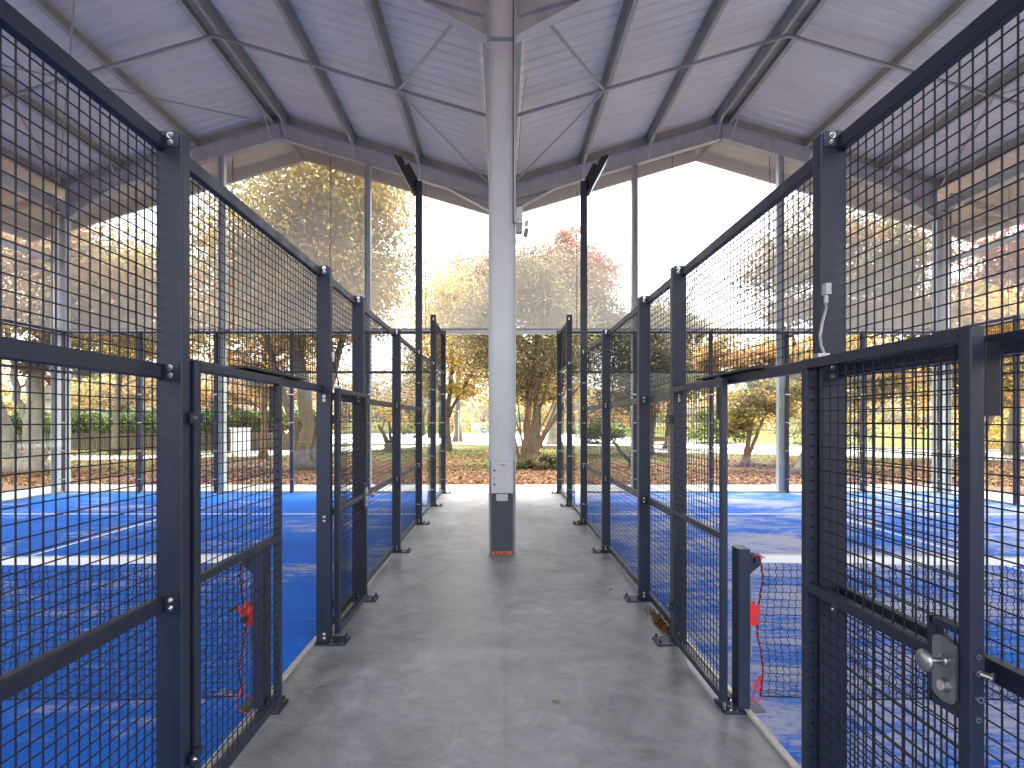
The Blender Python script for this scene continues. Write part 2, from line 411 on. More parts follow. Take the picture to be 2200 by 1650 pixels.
# corrugated sheets
def sheet_panel(s, ua, ub, mat, y0=Y0-.1, y1=Y1+.05):
    b = MB(); vs = []; pitch = .25; y = y0; prof = []
    while y < y1:
        prof += [(y,0),(y+.125,0),(y+.155,.016),(y+.220,.016)]
        y += pitch
    prof.append((y1,0))
    for u in (ua,ub):
        vs += [(s*u, yy, zs(u)+hh) for yy,hh in prof]
    n = len(prof)
    b.add(vs, [(i,i+1,n+i+1,n+i) for i in range(n-1)])
    b.build('roof_panel', mat, can)
for s in (-1,1):
    sheet_panel(s, .16, UR, M['sheet']); sheet_panel(s, UR, 13.25, M['sheet'])
    # ridge flashing
    b = MB()
    for k in (-1,1):
        b.obox((s*(UR+k*.14), (Y0+Y1)/2, zs(UR+.14)+.05), (1,0,-k*s*s*TAN*1.0 if s>0 else k*TAN*1.0), (0,1,0), (0,0,1), .16, (Y1-Y0)/2, .002)
    b.build('ridge_cap', M['taupe'], can)
    # fascia boards at the gable end (three pieces per nave) and along the eave
    for (ua,ub) in ((.0,UR),(UR,13.25)):
        b = MB()
        for k in (0,):
            z0a, z0b = zs(ua), zs(ub)
            poly = [(s*ua, z0a-.33), (s*ub, z0b-.33), (s*ub, z0b+.05), (s*ua, z0a+.05)]
            if s < 0: poly = poly[::-1]
            b.prism(poly, Y1+.052, Y1+.060)
            b.bar((s*ua, Y1+.02, z0a-.328), (s*ub, Y1+.02, z0b-.328), .10, .006)
        b.build('gable_fascia', M['fascia'], can)
    b = MB(); b.box(s*13.26, s*13.266, Y0-.1, Y1+.06, zs(13.25)-.33, zs(13.25)+.05); b.box(s*13.16, s*13.258, Y0-.1, Y1+.05, zs(13.25)-.332, zs(13.25)-.326)
    b.build('eave_fascia', M['fascia'], can)
    # outlookers carrying the overhang
    for u in (12.95,):
        pass
    for yf in FR:
        b = MB(); b.ibeam((s*11.19, yf, zb(11.19)+.25), (s*13.1, yf, zb(13.1)+.25), (0,0,1), .2, .1, .006, .009); b.build('outlooker', M['galv'], can)
    # eave beam and side girt
    b = MB(); b.ibeam((s*11.0, -6, 7.12), (s*11.0, 13.4, 7.12), (0,0,1), .22, .11, .006, .009); b.build('eave_beam', M['galv'], can)
    b = MB(); b.box(s*11.10, s*11.16, -2, 13.42, 5.71, 5.81); b.build('girt', M['galv'], can)
    # closure panels above the end rafter between purlins
    ed = (.32,) + PU[:2] + (5.33,5.70) + PU[4:7]
    for ua, ub in zip(ed[:-1], ed[1:]):
        b = MB(); a = ua+.012; c = ub-.012; yy = 13.50
        if ua < UR < ub and ub-ua < .6:
            poly = [(s*a, zt(a)+.006),(s*UR, zt(UR)+.006),(s*c, zt(c)+.006),(s*c, zs(c)-.006),(s*UR, zs(UR)-.006),(s*a, zs(a)-.006)]
        else:
            poly = [(s*a, zt(a)+.006),(s*c, zt(c)+.006),(s*c, zs(c)-.006),(s*a, zs(a)-.006)]
        if s < 0: poly = poly[::-1]
        b.prism(poly, yy, yy+.02)
        nb = max(1, int((c-a)/.55))
        for i in range(nb):
            uu = a+(c-a)*(i+.5)/nb; b.tube([(s*uu, yy+.001, zt(uu)+.11),(s*uu, yy-.008, zt(uu)+.11)], .013, 8, 1)
        b.build('closure_panel', [M['taupe'], M['chrome']], can)
    # fly braces from rafter foot to purlin
    for u in (2.01,3.65,5.33,5.70,7.62,9.45):
        b = MB(); b.bar((s*u, 13.40, zb(u)+.03), (s*(u+(.0 if u<UR else 0.0)), 12.95, zt(u)+.03), .05, .008, (1,0,0)); b.build('fly_brace', M['galv_light'], can)
    # horizontal strut line half way along the bay, and bracing
    ym = 10.35
    for (ua,ub) in ((.30,UR),(UR,10.97)):
        b = MB(); b.bar((s*ua, ym, zt(ua)-.03), (s*ub, ym, zt(ub)-.03), .05, .05); b.build('strut', M['brace'], can)
    for (p,q) in (((.45,7.62),(1.95,10.3)), ((1.95,10.4),(.25,13.35)), ((10.75,7.62),(9.45,10.3)), ((9.45,10.4),(10.85,13.35))):
        b = MB(); b.bar((s*p[0],p[1],zt(p[0])-.045), (s*q[0],q[1],zt(q[0])-.045), .055, .012, (0,0,1)); b.build('brace', M['brace'], can)
for (p,q) in (((-10.9,13.3),(-5.8,7.5)), ((-5.6,13.3),(-10.9,7.4))):
    b = MB()
    n = 10; pts = []
    for i in range(n+1):
        t = i/n; u = abs(p[0]+(q[0]-p[0])*t); pts.append((p[0]+(q[0]-p[0])*t, p[1]+(q[1]-p[1])*t, zt(u)-.07))
    b.tube(pts, .016, 8); b.build('tie_rod', M['brace'], can)
# gable posts, bottom beam of the end screen
for s in (-1,1):
    for u in (3.33, 6.97):
        b = MB(); x = s*u
        for k in (-1,1): b.box(x+k*.062, x+k*.07, 13.44, 13.58, 0, zb(u)+.02)
        b.box(x-.062, x+.062, 13.507, 13.513, 0, zb(u)+.02); b.box(x-.1,x+.1,13.38,13.64,-.01,.012)
        b.build('gable_post', M['galv'], can)
    xa, xb = sorted((s*.20, s*10.81))
    b = MB(); b.box(xa, xb, 13.60, 13.68, 3.985, 4.085); b.box(xa, xb, 13.61, 13.66, 4.09, 4.13, 1); b.build('cross_beam', [M['white'], M['galv']], can)
    b = MB(); b.box(s*11.20, s*11.28, -2, 13.6, 3.985, 4.085); b.build('side_beam', M['white'], can)
    # downpipe in the corner column
    b = MB(); x = s*10.99
    b.tube([(x,13.36,6.95),(x,13.36,4.25),(x,13.36,4.12),(x-s*.05,13.36,4.02)], .068, 14)
    for z in (6.6,6.1,5.6,5.1,4.6): b.tube([(x,13.36,z),(x,13.36,z+.012)], .072, 14)
    b.tube([(x,13.36,6.93),(x+s*.12,13.3,7.08),(x+s*.2,13.2,7.15)], .066, 14, 1)
    b.build('downpipe', [M['pipe'], M['taupe']], can, True)

# cable and conduit running down the centre column
t = thing('column_conduit', 'thin grey conduit and black cable clipped to the central column', 'conduit', (.17, 7.26, 4.9))
b = MB(); b.tube([(XC+.165,7.262,7.3),(XC+.165,7.262,4.45)], .008, 8); b.build('conduit', M['galv_light'], t, True)
b = MB(); b.tube([(XC+.148,7.262,7.45),(XC+.147,7.262,6.2),(XC+.150,7.262,5.4),(XC+.146,7.262,4.52),(XC+.150,7.25,4.44),(XC+.17,7.24,4.42),(XC+.195,7.25,4.46),(XC+.20,7.26,4.55)], .006, 8)
b.build('cable', M['black'], t, True)
# sensor box beside the column
t = thing('sensor_box', 'small grey box with two round sensor heads on the central column', 'sensor', (.25, 7.3, 4.5))
b = MB(); b.cbox(XC+.187, XC+.275, 7.25, 7.37, 4.48, 4.66, .006); b.box(XC+.187, XC+.272, 7.245, 7.36, 4.44, 4.477); b.build('housing', M['cabinet'], t)
b = MB(); b.cbox(XC+.187, XC+.268, 7.26, 7.36, 4.325, 4.437, .006); b.build('lower_box', M['brace'], t)
for z, mt, sz in ((4.455,'cabinet',.030),(4.34,'taupe',.028)):
    b = MB(); b.tube([(XC+.27,7.30,z+.005),(XC+.315,7.29,z)], .007, 8)
    if mt == 'cabinet':
        b.ball((XC+.335,7.28,z+.012),.026,.026,.028); b.ball((XC+.325,7.275,z-.02),.026,.03,.03)
    else:
        b.tube([(XC+.332,7.285,z+.035),(XC+.312,7.27,z-.055)], .030, 14); b.tube([(XC+.312,7.27,z-.056),(XC+.308,7.267,z-.064)], .027, 14)
    b.build('sensor_head', M[mt], t, True)
# thin hanging cord near the valley
b = MB(); b.tube([(.42,9.2,zt(.42)-.05),(.36,9.6,7.3),(.33,10.6,6.9),(.30,11.7,6.6),(.27,12.8,6.98)], .004, 6)
tag(b.build('hanging_cable', M['black']), 'thin dark cable hanging slack under the roof valley', 'cable')

# electrical cabinet and hatch in the foot of the column
t = thing('electrical_cabinet', 'pale grey electrical cabinet set in the central column', 'cabinet', (XC, 7.27, .82))
b = MB(); b.box(XC-.150, XC+.150, 7.275, 7.345, .815, 1.255); b.build('case', M['cabinet'], t)
d = MB(); d.cbox(XC-.146, XC+.140, 7.262, 7.274, .82, 1.25, .003, axis='y'); dr = d.build('door', M['cabinet'], t)
for z in (1.125,.935):
    b = MB(); b.tube([(XC-.105,7.262,z),(XC-.105,7.257,z)], .014, 14); b.tube([(XC-.105,7.257,z),(XC-.105,7.254,z)], .006, 8); b.build('lock', M['black'], dr)
b = MB(); b.add([(XC-.128,7.260,1.007),(XC-.084,7.260,1.007),(XC-.106,7.260,1.05)], [(0,1,2)]); b.add([(XC-.108,7.259,1.015),(XC-.104,7.259,1.015),(XC-.104,7.259,1.035),(XC-.108,7.259,1.035)],[(0,1,2,3)],1); b.build('warning_sign', [M['yellow'],M['yellow']], dr)
# maker's plate: s a e
b = MB(); b.box(XC-.055, XC+.045, 7.2585, 7.2615, 1.172, 1.222, 0)
def stroke(pts, ox): b.tube([(XC+ox+x, 7.2575, 1.197+z) for x,z in pts], .0032, 6, 1)
arc = lambda cx,cz,r,a0,a1,n=14: [(cx+r*math.cos(R(a0+(a1-a0)*i/n)), cz+r*math.sin(R(a0+(a1-a0)*i/n))) for i in range(n+1)]
stroke([(.009,.011),(.004,.014),(-.005,.013),(-.009,.008),(-.006,.002),(.004,-.002),(.009,-.007),(.005,-.013),(-.004,-.014),(-.010,-.011)], -.036)
stroke(arc(0,0,.0135,0,360), -.006); stroke([(.0135,.014),(.0135,-.014)], -.006)
stroke([(-.013,0),(.013,0)] + arc(0,0,.0135,0,320), .026)
b.build('name_plate', [M['signwhite'], M['ink']], dr)
t = thing('service_hatch', 'dark navy service panel under the grey cabinet with a hand-hole', 'hatch', (XC, 7.3, .03))
b = MB()
x0, x1 = XC-.146, XC+.142
b.box(x0, x1, 7.268, 7.276, .035, .715); b.box(x0, x1, 7.268, 7.276, .805, .813); b.box(x0, XC-.078, 7.268, 7.276, .715, .805); b.box(XC+.072, x1, 7.268, 7.276, .715, .805)
b.build('panel', M['panel'], t)
b = MB(); b.cbox(XC-.080, XC+.074, 7.262, 7.267, .713, .807, .02, axis='y')
for x in (-.04,0,.036): b.box(XC+x-.0012, XC+x+.0012, 7.260, 7.2625, .72, .80, 1)
b.build('hand_hole', [M['cabinet'], M['brace']], t)
t = thing('orange_conduit_stubs', 'orange ribbed conduit ends under the column service panel', 'conduits', (XC, 7.28, 0))
for x in (-.11,-.065,-.02,.025,.07,.11):
    b = MB(); b.tube([(XC+x,7.272,.0),(XC+x,7.272,.012),(XC+x,7.272,.022),(XC+x,7.285,.034)], [.02,.017,.02,.017], 10); b.build('conduit_end', M['orange'], t, True)

# ------------------------------------------------------------------ windbreak screens in the gables and sides
def screen(s):
    yy = 13.60
    us = [.2, 1.9, 4.3, 5.5, 6.75, 9.2, 10.82]
    b = MB(); vs = []
    for u in us: vs += [(s*u, yy, 4.09), (s*u, yy, zb(u)+.05)]
    b.add(vs, [(2*i,2*i+2,2*i+3,2*i+1) for i in range(len(us)-1)])
    side = 'over the deep blue court' if s < 0 else 'over the sand-streaked court'
    t = thing('windbreak_net', 'pale see-through windbreak net filling the gable '+side, 'net', (s*5.5, yy, 4.09), 'windbreak nets in the two gables')
    b.build('netting', M['weave'], t)
    for u in (1.9, 4.3, 6.75, 9.2):
        c = MB(); z = 4.12
        while z < zb(u)-.02:
            c.bar((s*u+.004*math.sin(z*9), yy-.012, z), (s*u+.004*math.sin(z*9+.5), yy-.012, z+.055), .016, .016, (0,1,0)); z += .085
        c.tube([(s*u, yy-.010, 4.1),(s*u, yy-.010, zb(u))], .004, 5)
        c.build('seam_cord', M['wire'], t)
    xx = s*11.18
    b = MB(); b.add([(xx,-2,4.09),(xx,13.45,4.09),(xx,13.45,7.0),(xx,-2,7.0)], [(0,1,2,3)])
    t = thing('side_windbreak_net', 'pale windbreak net along the outer side of the %s court' % ('deep blue' if s < 0 else 'sand-streaked'), 'net', (xx, 6, 4.09), 'windbreak nets along the sides')
    b.build('netting', M['weave'], t)
    for y in (11.9, 9.5):
        c = MB(); c.tube([(xx-s*.012, y, 4.1),(xx-s*.012, y, 7.0)], .007, 6); c.build('seam_cord', M['brace'], t)
screen(-1); screen(1)

# ------------------------------------------------------------------ fences
def wires(b, plane, a0, a1, z0, z1, axis, rw=.0021, sp=.05, mi=0, jit=0):
    """welded grid in the plane x=plane (axis 'y') or y=plane (axis 'x')"""
    n = int(round((a1-a0)/sp)); 
    for i in range(n+1):
        a = a0+(a1-a0)*i/n
        if axis == 'y': b.box(plane-rw, plane+rw, a-rw, a+rw, z0, z1, mi)
        else: b.box(a-rw, a+rw, plane-rw, plane+rw, z0, z1, mi)
    n = int(round((z1-z0)/sp)); o = rw*1.7
    for i in range(n+1):
        z = z0+(z1-z0)*i/n
        if axis == 'y': b.box(plane+o-rw, plane+o+rw, a0, a1, z-rw, z+rw, mi)
        else: b.box(a0, a1, plane+o-rw, plane+o+rw, z-rw, z+rw, mi)

UF, UB, UM = 1.375, 1.49, 1.492      # post corridor face, post court face, mesh plane
def nutbolt(b, c, n, r=.009, mi=1):
    c = Vector(c); n = Vector(n)
    b.tube([c, c+n*.003], r*1.5, 12, mi); b.tube([c+n*.003, c+n*.011], r*.95, 6, mi); b.tube([c+n*.011, c+n*.015],[r*.8,r*.3],8,mi)
def fence_post(par, s, y, h, plate=True, rails=(1,2,3), name='post'):
    b = MB(); xa, xb = sorted((s*UF, s*UB))
    b.cbox(xa, xb, y-.031, y+.031, .012, h, .006)
    b.box(xa-.001, xb+.001, y-.032, y+.032, h, h+.004)
    p = b.build(name, M['navy'], par)
    if plate:
        b = MB(); x0, x1 = sorted((s*(UF-.135), s*(UB-.01)))
        b.cbox(x0, x1, y-.085, y+.085, .0, .012, .012)
        for du in (.105, .02) :
            for dy in (-.06,.06):
                if du < .05 and dy > 0: continue
                c = (s*(UF-du), y+dy, .012)
                b.tube([c,(c[0],c[1],.016)], .017, 12, 1); b.tube([(c[0],c[1],.016),(c[0],c[1],.036)], .013, 6, 2); b.tube([(c[0],c[1],.036),(c[0],c[1],.045)],[.010,.006],8,2)
        b.build('base_plate', [M['navy'], M['chrome'], M['black']], p)
    for z in rails:
        b = MB(); z = z-.001
        xa2, xb2 = sorted((s*(UF+.012), s*(UB-.016)))
        for sy in (-1,):
            b.cbox(xa2, xb2, y+sy*.033-.0025, y+sy*.033+.0025, z-.036, z+.036, .006, axis='y')
            for dz in (-.016,.016): nutbolt(b, (s*(UF+.048), y+sy*.0365, z+dz), (0,sy,0))
        b.build('bracket', [M['navy'], M['chrome']], p)
    return p
def rail(par, s, y0, y1, z):
    b = MB(); xa, xb = sorted((s*1.449, s*1.489)); b.cbox(xa, xb, y0+.031, y1-.031, z-.032, z+.032, .004, axis='y'); b.build('rail', M['navy'], par)
PY = dict(P0=.36, P1=2.36, P2=4.376, P3=5.42, P4=7.39, P5=9.39, P6=11.39, P7=13.39)
def corridor_fence(s):
    court_ = 'deep blue court' if s < 0 else 'sand-streaked court'
    t = thing('court_fence', ('navy welded mesh fence between corridor and %s, near gate ' % court_) + ('shut' if s < 0 else 'swung open'), 'fence', (s*1.43, 7.4, 0), 'fences along the corridor')
    Y = PY
    fence_post(t, s, Y['P0'], 3.02); fence_post(t, s, Y['P1'], 3.02); fence_post(t, s, Y['P2'], 3.02, rails=(.06,1.0,1.97,3) if s < 0 else (.06,1.97,3)); fence_post(t, s, Y['P3'], 3.02, rails=(.06,1,2,3)); fence_post(t, s, Y['P4'], 3.02, rails=(.06,1,2,3))
    p6 = fence_post(t, s, Y['P6'], 4.02, rails=(.06,3,3.94)); p7 = fence_post(t, s, Y['P7'], 4.02, rails=(.06,3,4-.04))
    for a, c, zz in (('P0','P1',(.06,1.0 if s < 0 else 1.045,2.0 if s < 0 else 2.01,2.985)), ('P2','P3',(.06,1,2,2.985)), ('P3','P4',(.06,1,2,2.985)), ('P4','P5',(.06,1,2,2.985)), ('P5','P6',(.06,2.985)), ('P6','P7',(.06,3,3.985))):
        for z in zz: rail(t, s, Y[a], Y[c], z)
    rail(t, s, Y['P1'], Y['P2'], 2.985); 
    # header over the gateway with its lock strip
    b = MB(); xa, xb = sorted((s*1.43, s*1.475)); b.cbox(xa, xb, Y['P1']+.031, Y['P2']-.031, 2.02, 2.075, .004, axis='y'); h = b.build('header', M['navy'], t)
    b = MB(); xa, xb = sorted((s*1.385, s*1.485)); b.box(xa, xb, 2.95, 3.85, 2.076, 2.09); b.box(xa+.01, xb-.03, 3.45, 3.52, 2.02, 2.076, 1); b.build('lock_strip', [M['black'], M['navy']], h)
    for a, c, z0, z1 in (('P0','P1',.06,2.985), ('P1','P2',2.075,2.985), ('P2','P3',.06,2.985), ('P3','P4',.06,2.985), ('P4','P5',.06,2.985), ('P6','P7',3.0,3.985)):
        b = MB(); wires(b, s*(UM), Y[a]+.0, Y[c]-.0, z0, z1, 'y'); b.build('mesh_panel', M['wire'], t)
    for a, c in (('P5','P6'), ('P6','P7')):
        b = MB(); xa, xb = sorted((s*1.462, s*1.474)); b.box(xa, xb, Y[a]+.034, Y[c]-.034, .095, 2.952); g = b.build('glass_panel', M['glass'], t)
        e = MB(); xa, xb = sorted((s*1.4615, s*1.4745)); e.box(xa, xb, Y[a]+.031, Y[a]+.0335, .095, 2.952); e.build('glass_edge', M['glass_edge'], g)
        k = MB()
        for z in (.35,1.05,1.75,2.45):
            for y in (Y[a]+.055, Y[c]-.055):
                k.tube([(s*1.475,y,z),(s*1.482,y,z)], .016, 10); k.tube([(s*1.461,y,z),(s*1.452,y,z)], .016, 10)
        k.build('glass_clamp', M['chrome'], g)
    for nm, zs_ in (('P5',(.35,1.05,1.75,2.45)),('P6',(.35,1.05,1.75,2.45)),('P7',(.35,1.05,1.75,2.45))):
        b = MB()
        for z in zs_:
            for u in (1.415,1.445): nutbolt(b, (s*u, Y[nm]-.032, z), (0,-1,0), .008, 0)
        b.build('post_bolt', M['chrome'], t)
    return t
fenceL = corridor_fence(-1); fenceR = corridor_fence(1)

def end_fence(s):
    court_ = 'deep blue court' if s < 0 else 'sand-streaked court'
    t = thing('court_back_wall', 'glass back wall topped with fine mesh behind the %s' % court_, 'fence', (s*6.2, YE, 0), 'glass back walls of the courts')
    us = [1.49+.02, 3.32, 5.20, 7.09, 8.97, 10.86]
    for k,u in enumerate(us[1:]):
        b = MB(); b.cbox(s*u-.04, s*u+.04, YE-.01, YE+.09, .0, 4.02, .005); b.box(s*u-.09, s*u+.09, YE-.06, YE+.15, -.005, .012); p = b.build('post', M['navy'], t)
        b = MB()
        for z in (.35,1.05,1.75,2.45):
            for du in (-.055,.055): b.tube([(s*u+du,YE-.012,z),(s*u+du,YE-.024,z)], .014, 10); 
            b.box(s*u-.06, s*u+.06, YE-.012, YE-.0105, z-.012, z+.012)
        b.build('glass_clamp', M['chrome'], p)
    for ua, ub in zip(us[:-1], us[1:]):
        xa, xb = sorted((s*(ua+.042), s*(ub-.042)))
        for z in (3.0,3.985):
            b = MB(); b.cbox(xa, xb, YE+.0, YE+.04, z-.03, z+.03, .003, axis='x'); b.build('rail', M['navy'], t)
        b = MB(); b.box(xa, xb, YE-.01, YE+.05, .0, .055); b.build('sill', M['brace'], t)
        b = MB(); b.box(xa, xb, YE-.006, YE+.004, .06, 2.965); b.build('glass_panel', M['glass'], t)
        b = MB(); wires(b, YE+.05, min(s*ua,s*ub)+.0, max(s*ua,s*ub), 3.0, 3.985, 'x', .002); b.build('mesh_panel', M['wire'], t)
    return t
end_fence(-1); end_fence(1)

def outer_fence(s):
    court_ = 'deep blue court' if s < 0 else 'sand-streaked court'
    X = s*10.86
    t = thing('court_outer_fence', 'outer side fence of glass and mesh along the %s' % court_, 'fence', (X, 9, 0), 'outer side fences of the courts')
    ys = (5.39, 7.39, 9.39, 11.39, 13.39)
    for k,y in enumerate(ys[:-1]):
        b = MB(); b.cbox(X-.055, X+.055, y-.03, y+.03, .0, 4.02 if k == 3 else 3.02, .005); b.build('post', M['navy'], t)
    for k,(a,c) in enumerate(zip(ys[:-1], ys[1:])):
        tops = (3.0,3.985) if k == 3 else (3.0,) if k == 2 else (1.0,2.0,3.0)
        xo = X-s*.02
        for z in tops:
            b = MB(); b.cbox(xo-.02, xo+.02, a+.032, c-.032, z-.03, z+.03, .003, axis='y'); b.build('rail', M['navy'], t)
        b = MB(); b.box(xo-.03, xo+.03, a+.032, c-.032, .0, .055); b.build('sill', M['brace'], t)
        if k >= 2:
            b = MB(); b.box(xo-.006, xo+.006, a+.035, c-.035, .06, 2.965); b.build('glass_panel', M['glass'], t)
        if k != 2:
            b = MB(); wires(b, X+s*.058, a, c, 3.0 if k == 3 else .06, 3.985 if k == 3 else 2.985, 'y', .002); b.build('mesh_panel', M['wire'], t)
outer_fence(-1); outer_fence(1)

# ------------------------------------------------------------------ gates
def gate(name_label, s, yh, yf, u0, u1, tilt=0, lock='knob', zb_=.045, zt_=2.055, dots=True, knobside=None):
    """leaf from hinge yh to free edge yf; u0..u1 its thickness"""
    t = thing('mesh_gate', name_label, 'gate', (s*(u0+u1)/2, yh, 0), 'gates into the courts')
    dirn = 1 if yf > yh else -1
    L = abs(yf-yh); w = .042
    xa, xb = sorted((s*u0, s*u1)); um = s*(u0+u1)/2
    f = MB()
    ya, yb = sorted((yh,yf))
    f.cbox(xa, xb, ya, ya+w, zb_, zt_, .004); f.cbox(xa, xb, yb-w, yb, zb_, zt_, .004)
    for z in (zb_, 1.045, zt_-w):
        f.cbox(xa+.0005, xb-.0005, ya+w, yb-w, z, z+w, .004, axis='y')
    f.build('frame', M['navy'], t)
    b = MB(); wires(b, um, ya+w*.6, yb-w*.6, zb_+w*.6, zt_-w*.6, 'y', .0021)
    for zi in range(int((zt_-zb_-.1)/.05)):
        z = zb_+w*.6+(zt_-zb_-1.2*w)*zi/round((zt_-zb_-1.2*w)/.05)
        for yy in (ya+w, yb-w):
            b.box(um+.0036-.004, um+.0036+.004, yy-.006, yy+.006, z-.004, z+.004)
    b.build('mesh_panel', M['wire'], t)
    # hinges
    for z in (.30, 1.80):
        b = MB(); uc = s*(u0-.008 if u0 > 1.35 else u1+.003)
        b.tube([(uc, yh-dirn*.012, z-.035),(uc, yh-dirn*.012, z+.035)], .013, 10)
        b.box(uc-.005, uc+.005, min(yh-dirn*.05, yh+dirn*.035), max(yh-dirn*.05, yh+dirn*.035), z-.022, z+.022)
        nutbolt(b, (s*(u0-.013), yh-dirn*.035, z), (-s,0,0), .007) if u0 > 1.35 else None
        b.build('hinge', [M['navy'], M['chrome']], t)
    # catch plate on the free edge
    if knobside == 'none': return t, um
    b = MB()
    xc, xd = sorted((s*(u0-.004), s*(u1+.012)))
    if dirn > 0: b.cbox(xc, xd, yf-.075, yf-.044, 1.80, 2.0, .004)
    else: b.cbox(xc, xd, yf+.044, yf+.075, 1.80, 2.0, .004)
    b.build('catch_plate', M['black'], t)
    return t, um
def lock_set(t, s, yf, dirn, u_face, n, surround=True):
    """lock plate with knob and cylinder; n = outward normal sign in x on the face at u_face"""
    y0, y1 = sorted((yf+dirn*.036, yf+dirn*.122)); yc = (y0+y1)/2
    x = s*u_face
    if surround:
        b = MB(); fx0, fx1 = sorted((x+n*.002, x-n*.038))
        ya, yb = sorted((yf+dirn*.042, yf+dirn*.142))
        for (a,c,z0,z1) in ((ya,yb,1.165,1.185),(ya,yb,.925,.945)): b.box(fx0,fx1,a,c,z0,z1)
        e = yb if dirn > 0 else ya
        b.box(fx0,fx1,e-.007,e+.007,.925,1.185); b.build('lock_frame', M['navy'], t)
    b = MB()
    # rounded plate
    px0, px1 = sorted((x+n*.004, x+n*.012)); zl, zh = .952, 1.145
    pts = []
    for i in range(13): a = math.pi*i/12; pts.append((yc+(y1-y0)/2*math.cos(a), zh-.022+.022*math.sin(a)))
    for i in range(13): a = math.pi+math.pi*i/12; pts.append((yc+(y1-y0)/2*math.cos(a), zl+.022+.022*math.sin(a)))
    m_ = len(pts)
    b.add([(px0,a,z) for a,z in pts]+[(px1,a,z) for a,z in pts], [tuple(range(m_)), tuple(range(m_,2*m_))[::-1]]+[(i,m_+i,m_+(i+1)%m_,(i+1)%m_) for i in range(m_)])
    b.tube([(x+n*.012,yc,1.0),(x+n*.020,yc,1.0)], .021, 16); b.tube([(x+n*.020,yc,1.0),(x+n*.023,yc,1.0)], .014, 12, 1)
    b.build('lock_plate', [M['satin'], M['strip']], t)
    b = MB(); b.tube([(x+n*.012,yc,1.073),(x+n*.018,yc,1.073)], .018, 16); b.tube([(x+n*.012,yc,1.073),(x+n*.06,yc,1.073)], .0085, 12)
    b.ball((x+n*.068,yc,1.073), .014, .031, .033, 0, 20, 14); b.build('knob', M['satin'], t, True)
# closed near gate of the clean court, hinged on the post nearest the camera
g, um = gate('closed navy mesh gate of the deep blue court, shut against its net post', -1, 2.412, 3.372, 1.365, 1.407)
# open far gate of the clean court, folded back on the fence
g, um = gate('small navy mesh gate of the deep blue court folded back along the fence', -1, 4.425, 5.355, 1.325, 1.367)
lock_set(g, -1, 5.355, -1, 1.325, 1, True)
b = MB(); b.box(-1.37,-1.322, 4.425, 4.47, 2.056, 2.075); b.build('end_cap', M['signwhite'], g)
# closed far gate of the sandy court
g, um = gate('closed navy mesh gate of the sand-streaked court, beyond its net post', 1, 4.322, 3.347, 1.364, 1.404)
b = MB()
for z in (1.01,1.09): b.tube([(1.384,3.348,z),(1.384,3.344,z)], .008, 10)
b.build('lock_hole', M['black'], g)
# open near gate of the sandy court, swung towards the camera
g, um = gate('large open mesh gate with silver knob, swung back beside the camera', 1, 2.394, 1.53, 1.328, 1.370, knobside='none')
lock_set(g, 1, 1.53, 1, 1.328, -1, True)
b = MB()
for z, r, l in ((1.118,.0075,.004),(1.072,.009,.006),(1.0,.010,.010),(.94,.0075,.004)): 
    b.tube([(1.349,1.5305,z),(1.349,1.53-l,z)], r, 14); b.tube([(1.349,1.53-l,z),(1.349,1.53-l-.002,z)], r*.45, 8, 1)
b.tube([(1.352,1.53,1.072),(1.366,1.505,1.07)], .008, 12); b.tube([(1.3655,1.506,1.07),(1.3685,1.5015,1.07)], .013, 16)
b.build('latch_bolt', [M['satin'], M['black']], g)
b = MB(); b.cbox(1.371, 1.418, 1.532, 1.562, 1.80, 2.01, .004); b.build('catch_cover', M['wire'], g)

# flexible conduits that feed the gate locks
t = thing('lock_cable', 'silver connector box with braided flexible conduit beside the open gate', 'cable', (1.40, 2.33, 2.0), 'lock cables on the fence posts')
b = MB(); b.cbox(1.378, 1.402, 2.292, 2.327, 2.325, 2.372, .003); b.tube([(1.388,2.31,2.325),(1.388,2.31,2.29)], .009, 12); b.build('connector', M['galv'], t)
pts = [(1.388,2.31,2.30),(1.386,2.31,2.26),(1.372,2.31,2.21),(1.362,2.31,2.15),(1.366,2.31,2.11),(1.380,2.31,2.075),(1.392,2.31,2.055),(1.392,2.312,2.04)]
fine = []
for i in range(len(pts)-1):
    for k in range(10):
        q = k/10; fine.append(tuple(pts[i][j]*(1-q)+pts[i+1][j]*q for j in range(3)))
b = MB(); b.tube(fine, [.0068 if i%2 else .0058 for i in range(len(fine))], 10); b.build('flexible_conduit', M['satin'], t)
b = MB(); b.cbox(1.35, 1.40, 2.30, 2.34, 2.056, 2.075, .003); b.build('gland', M['satin'], t)
t = thing('lock_cable', 'white connector with thin black cable on the post behind the closed gate', 'cable', (-1.37, 4.40, 2.0), 'lock cables on the fence posts')
b = MB(); b.cbox(-1.374, -1.355, 4.37, 4.40, 2.30, 2.345, .003); b.tube([(-1.364,4.385,2.30),(-1.364,4.385,2.27)], .008, 10); b.build('connector', M['signwhite'], t)
b = MB(); b.tube([(-1.364,4.385,2.28),(-1.355,4.39,2.24),(-1.345,4.40,2.18),(-1.337,4.42,2.12),(-1.335,4.44,2.075)], .005, 8); b.build('cable', M['black'], t, True)

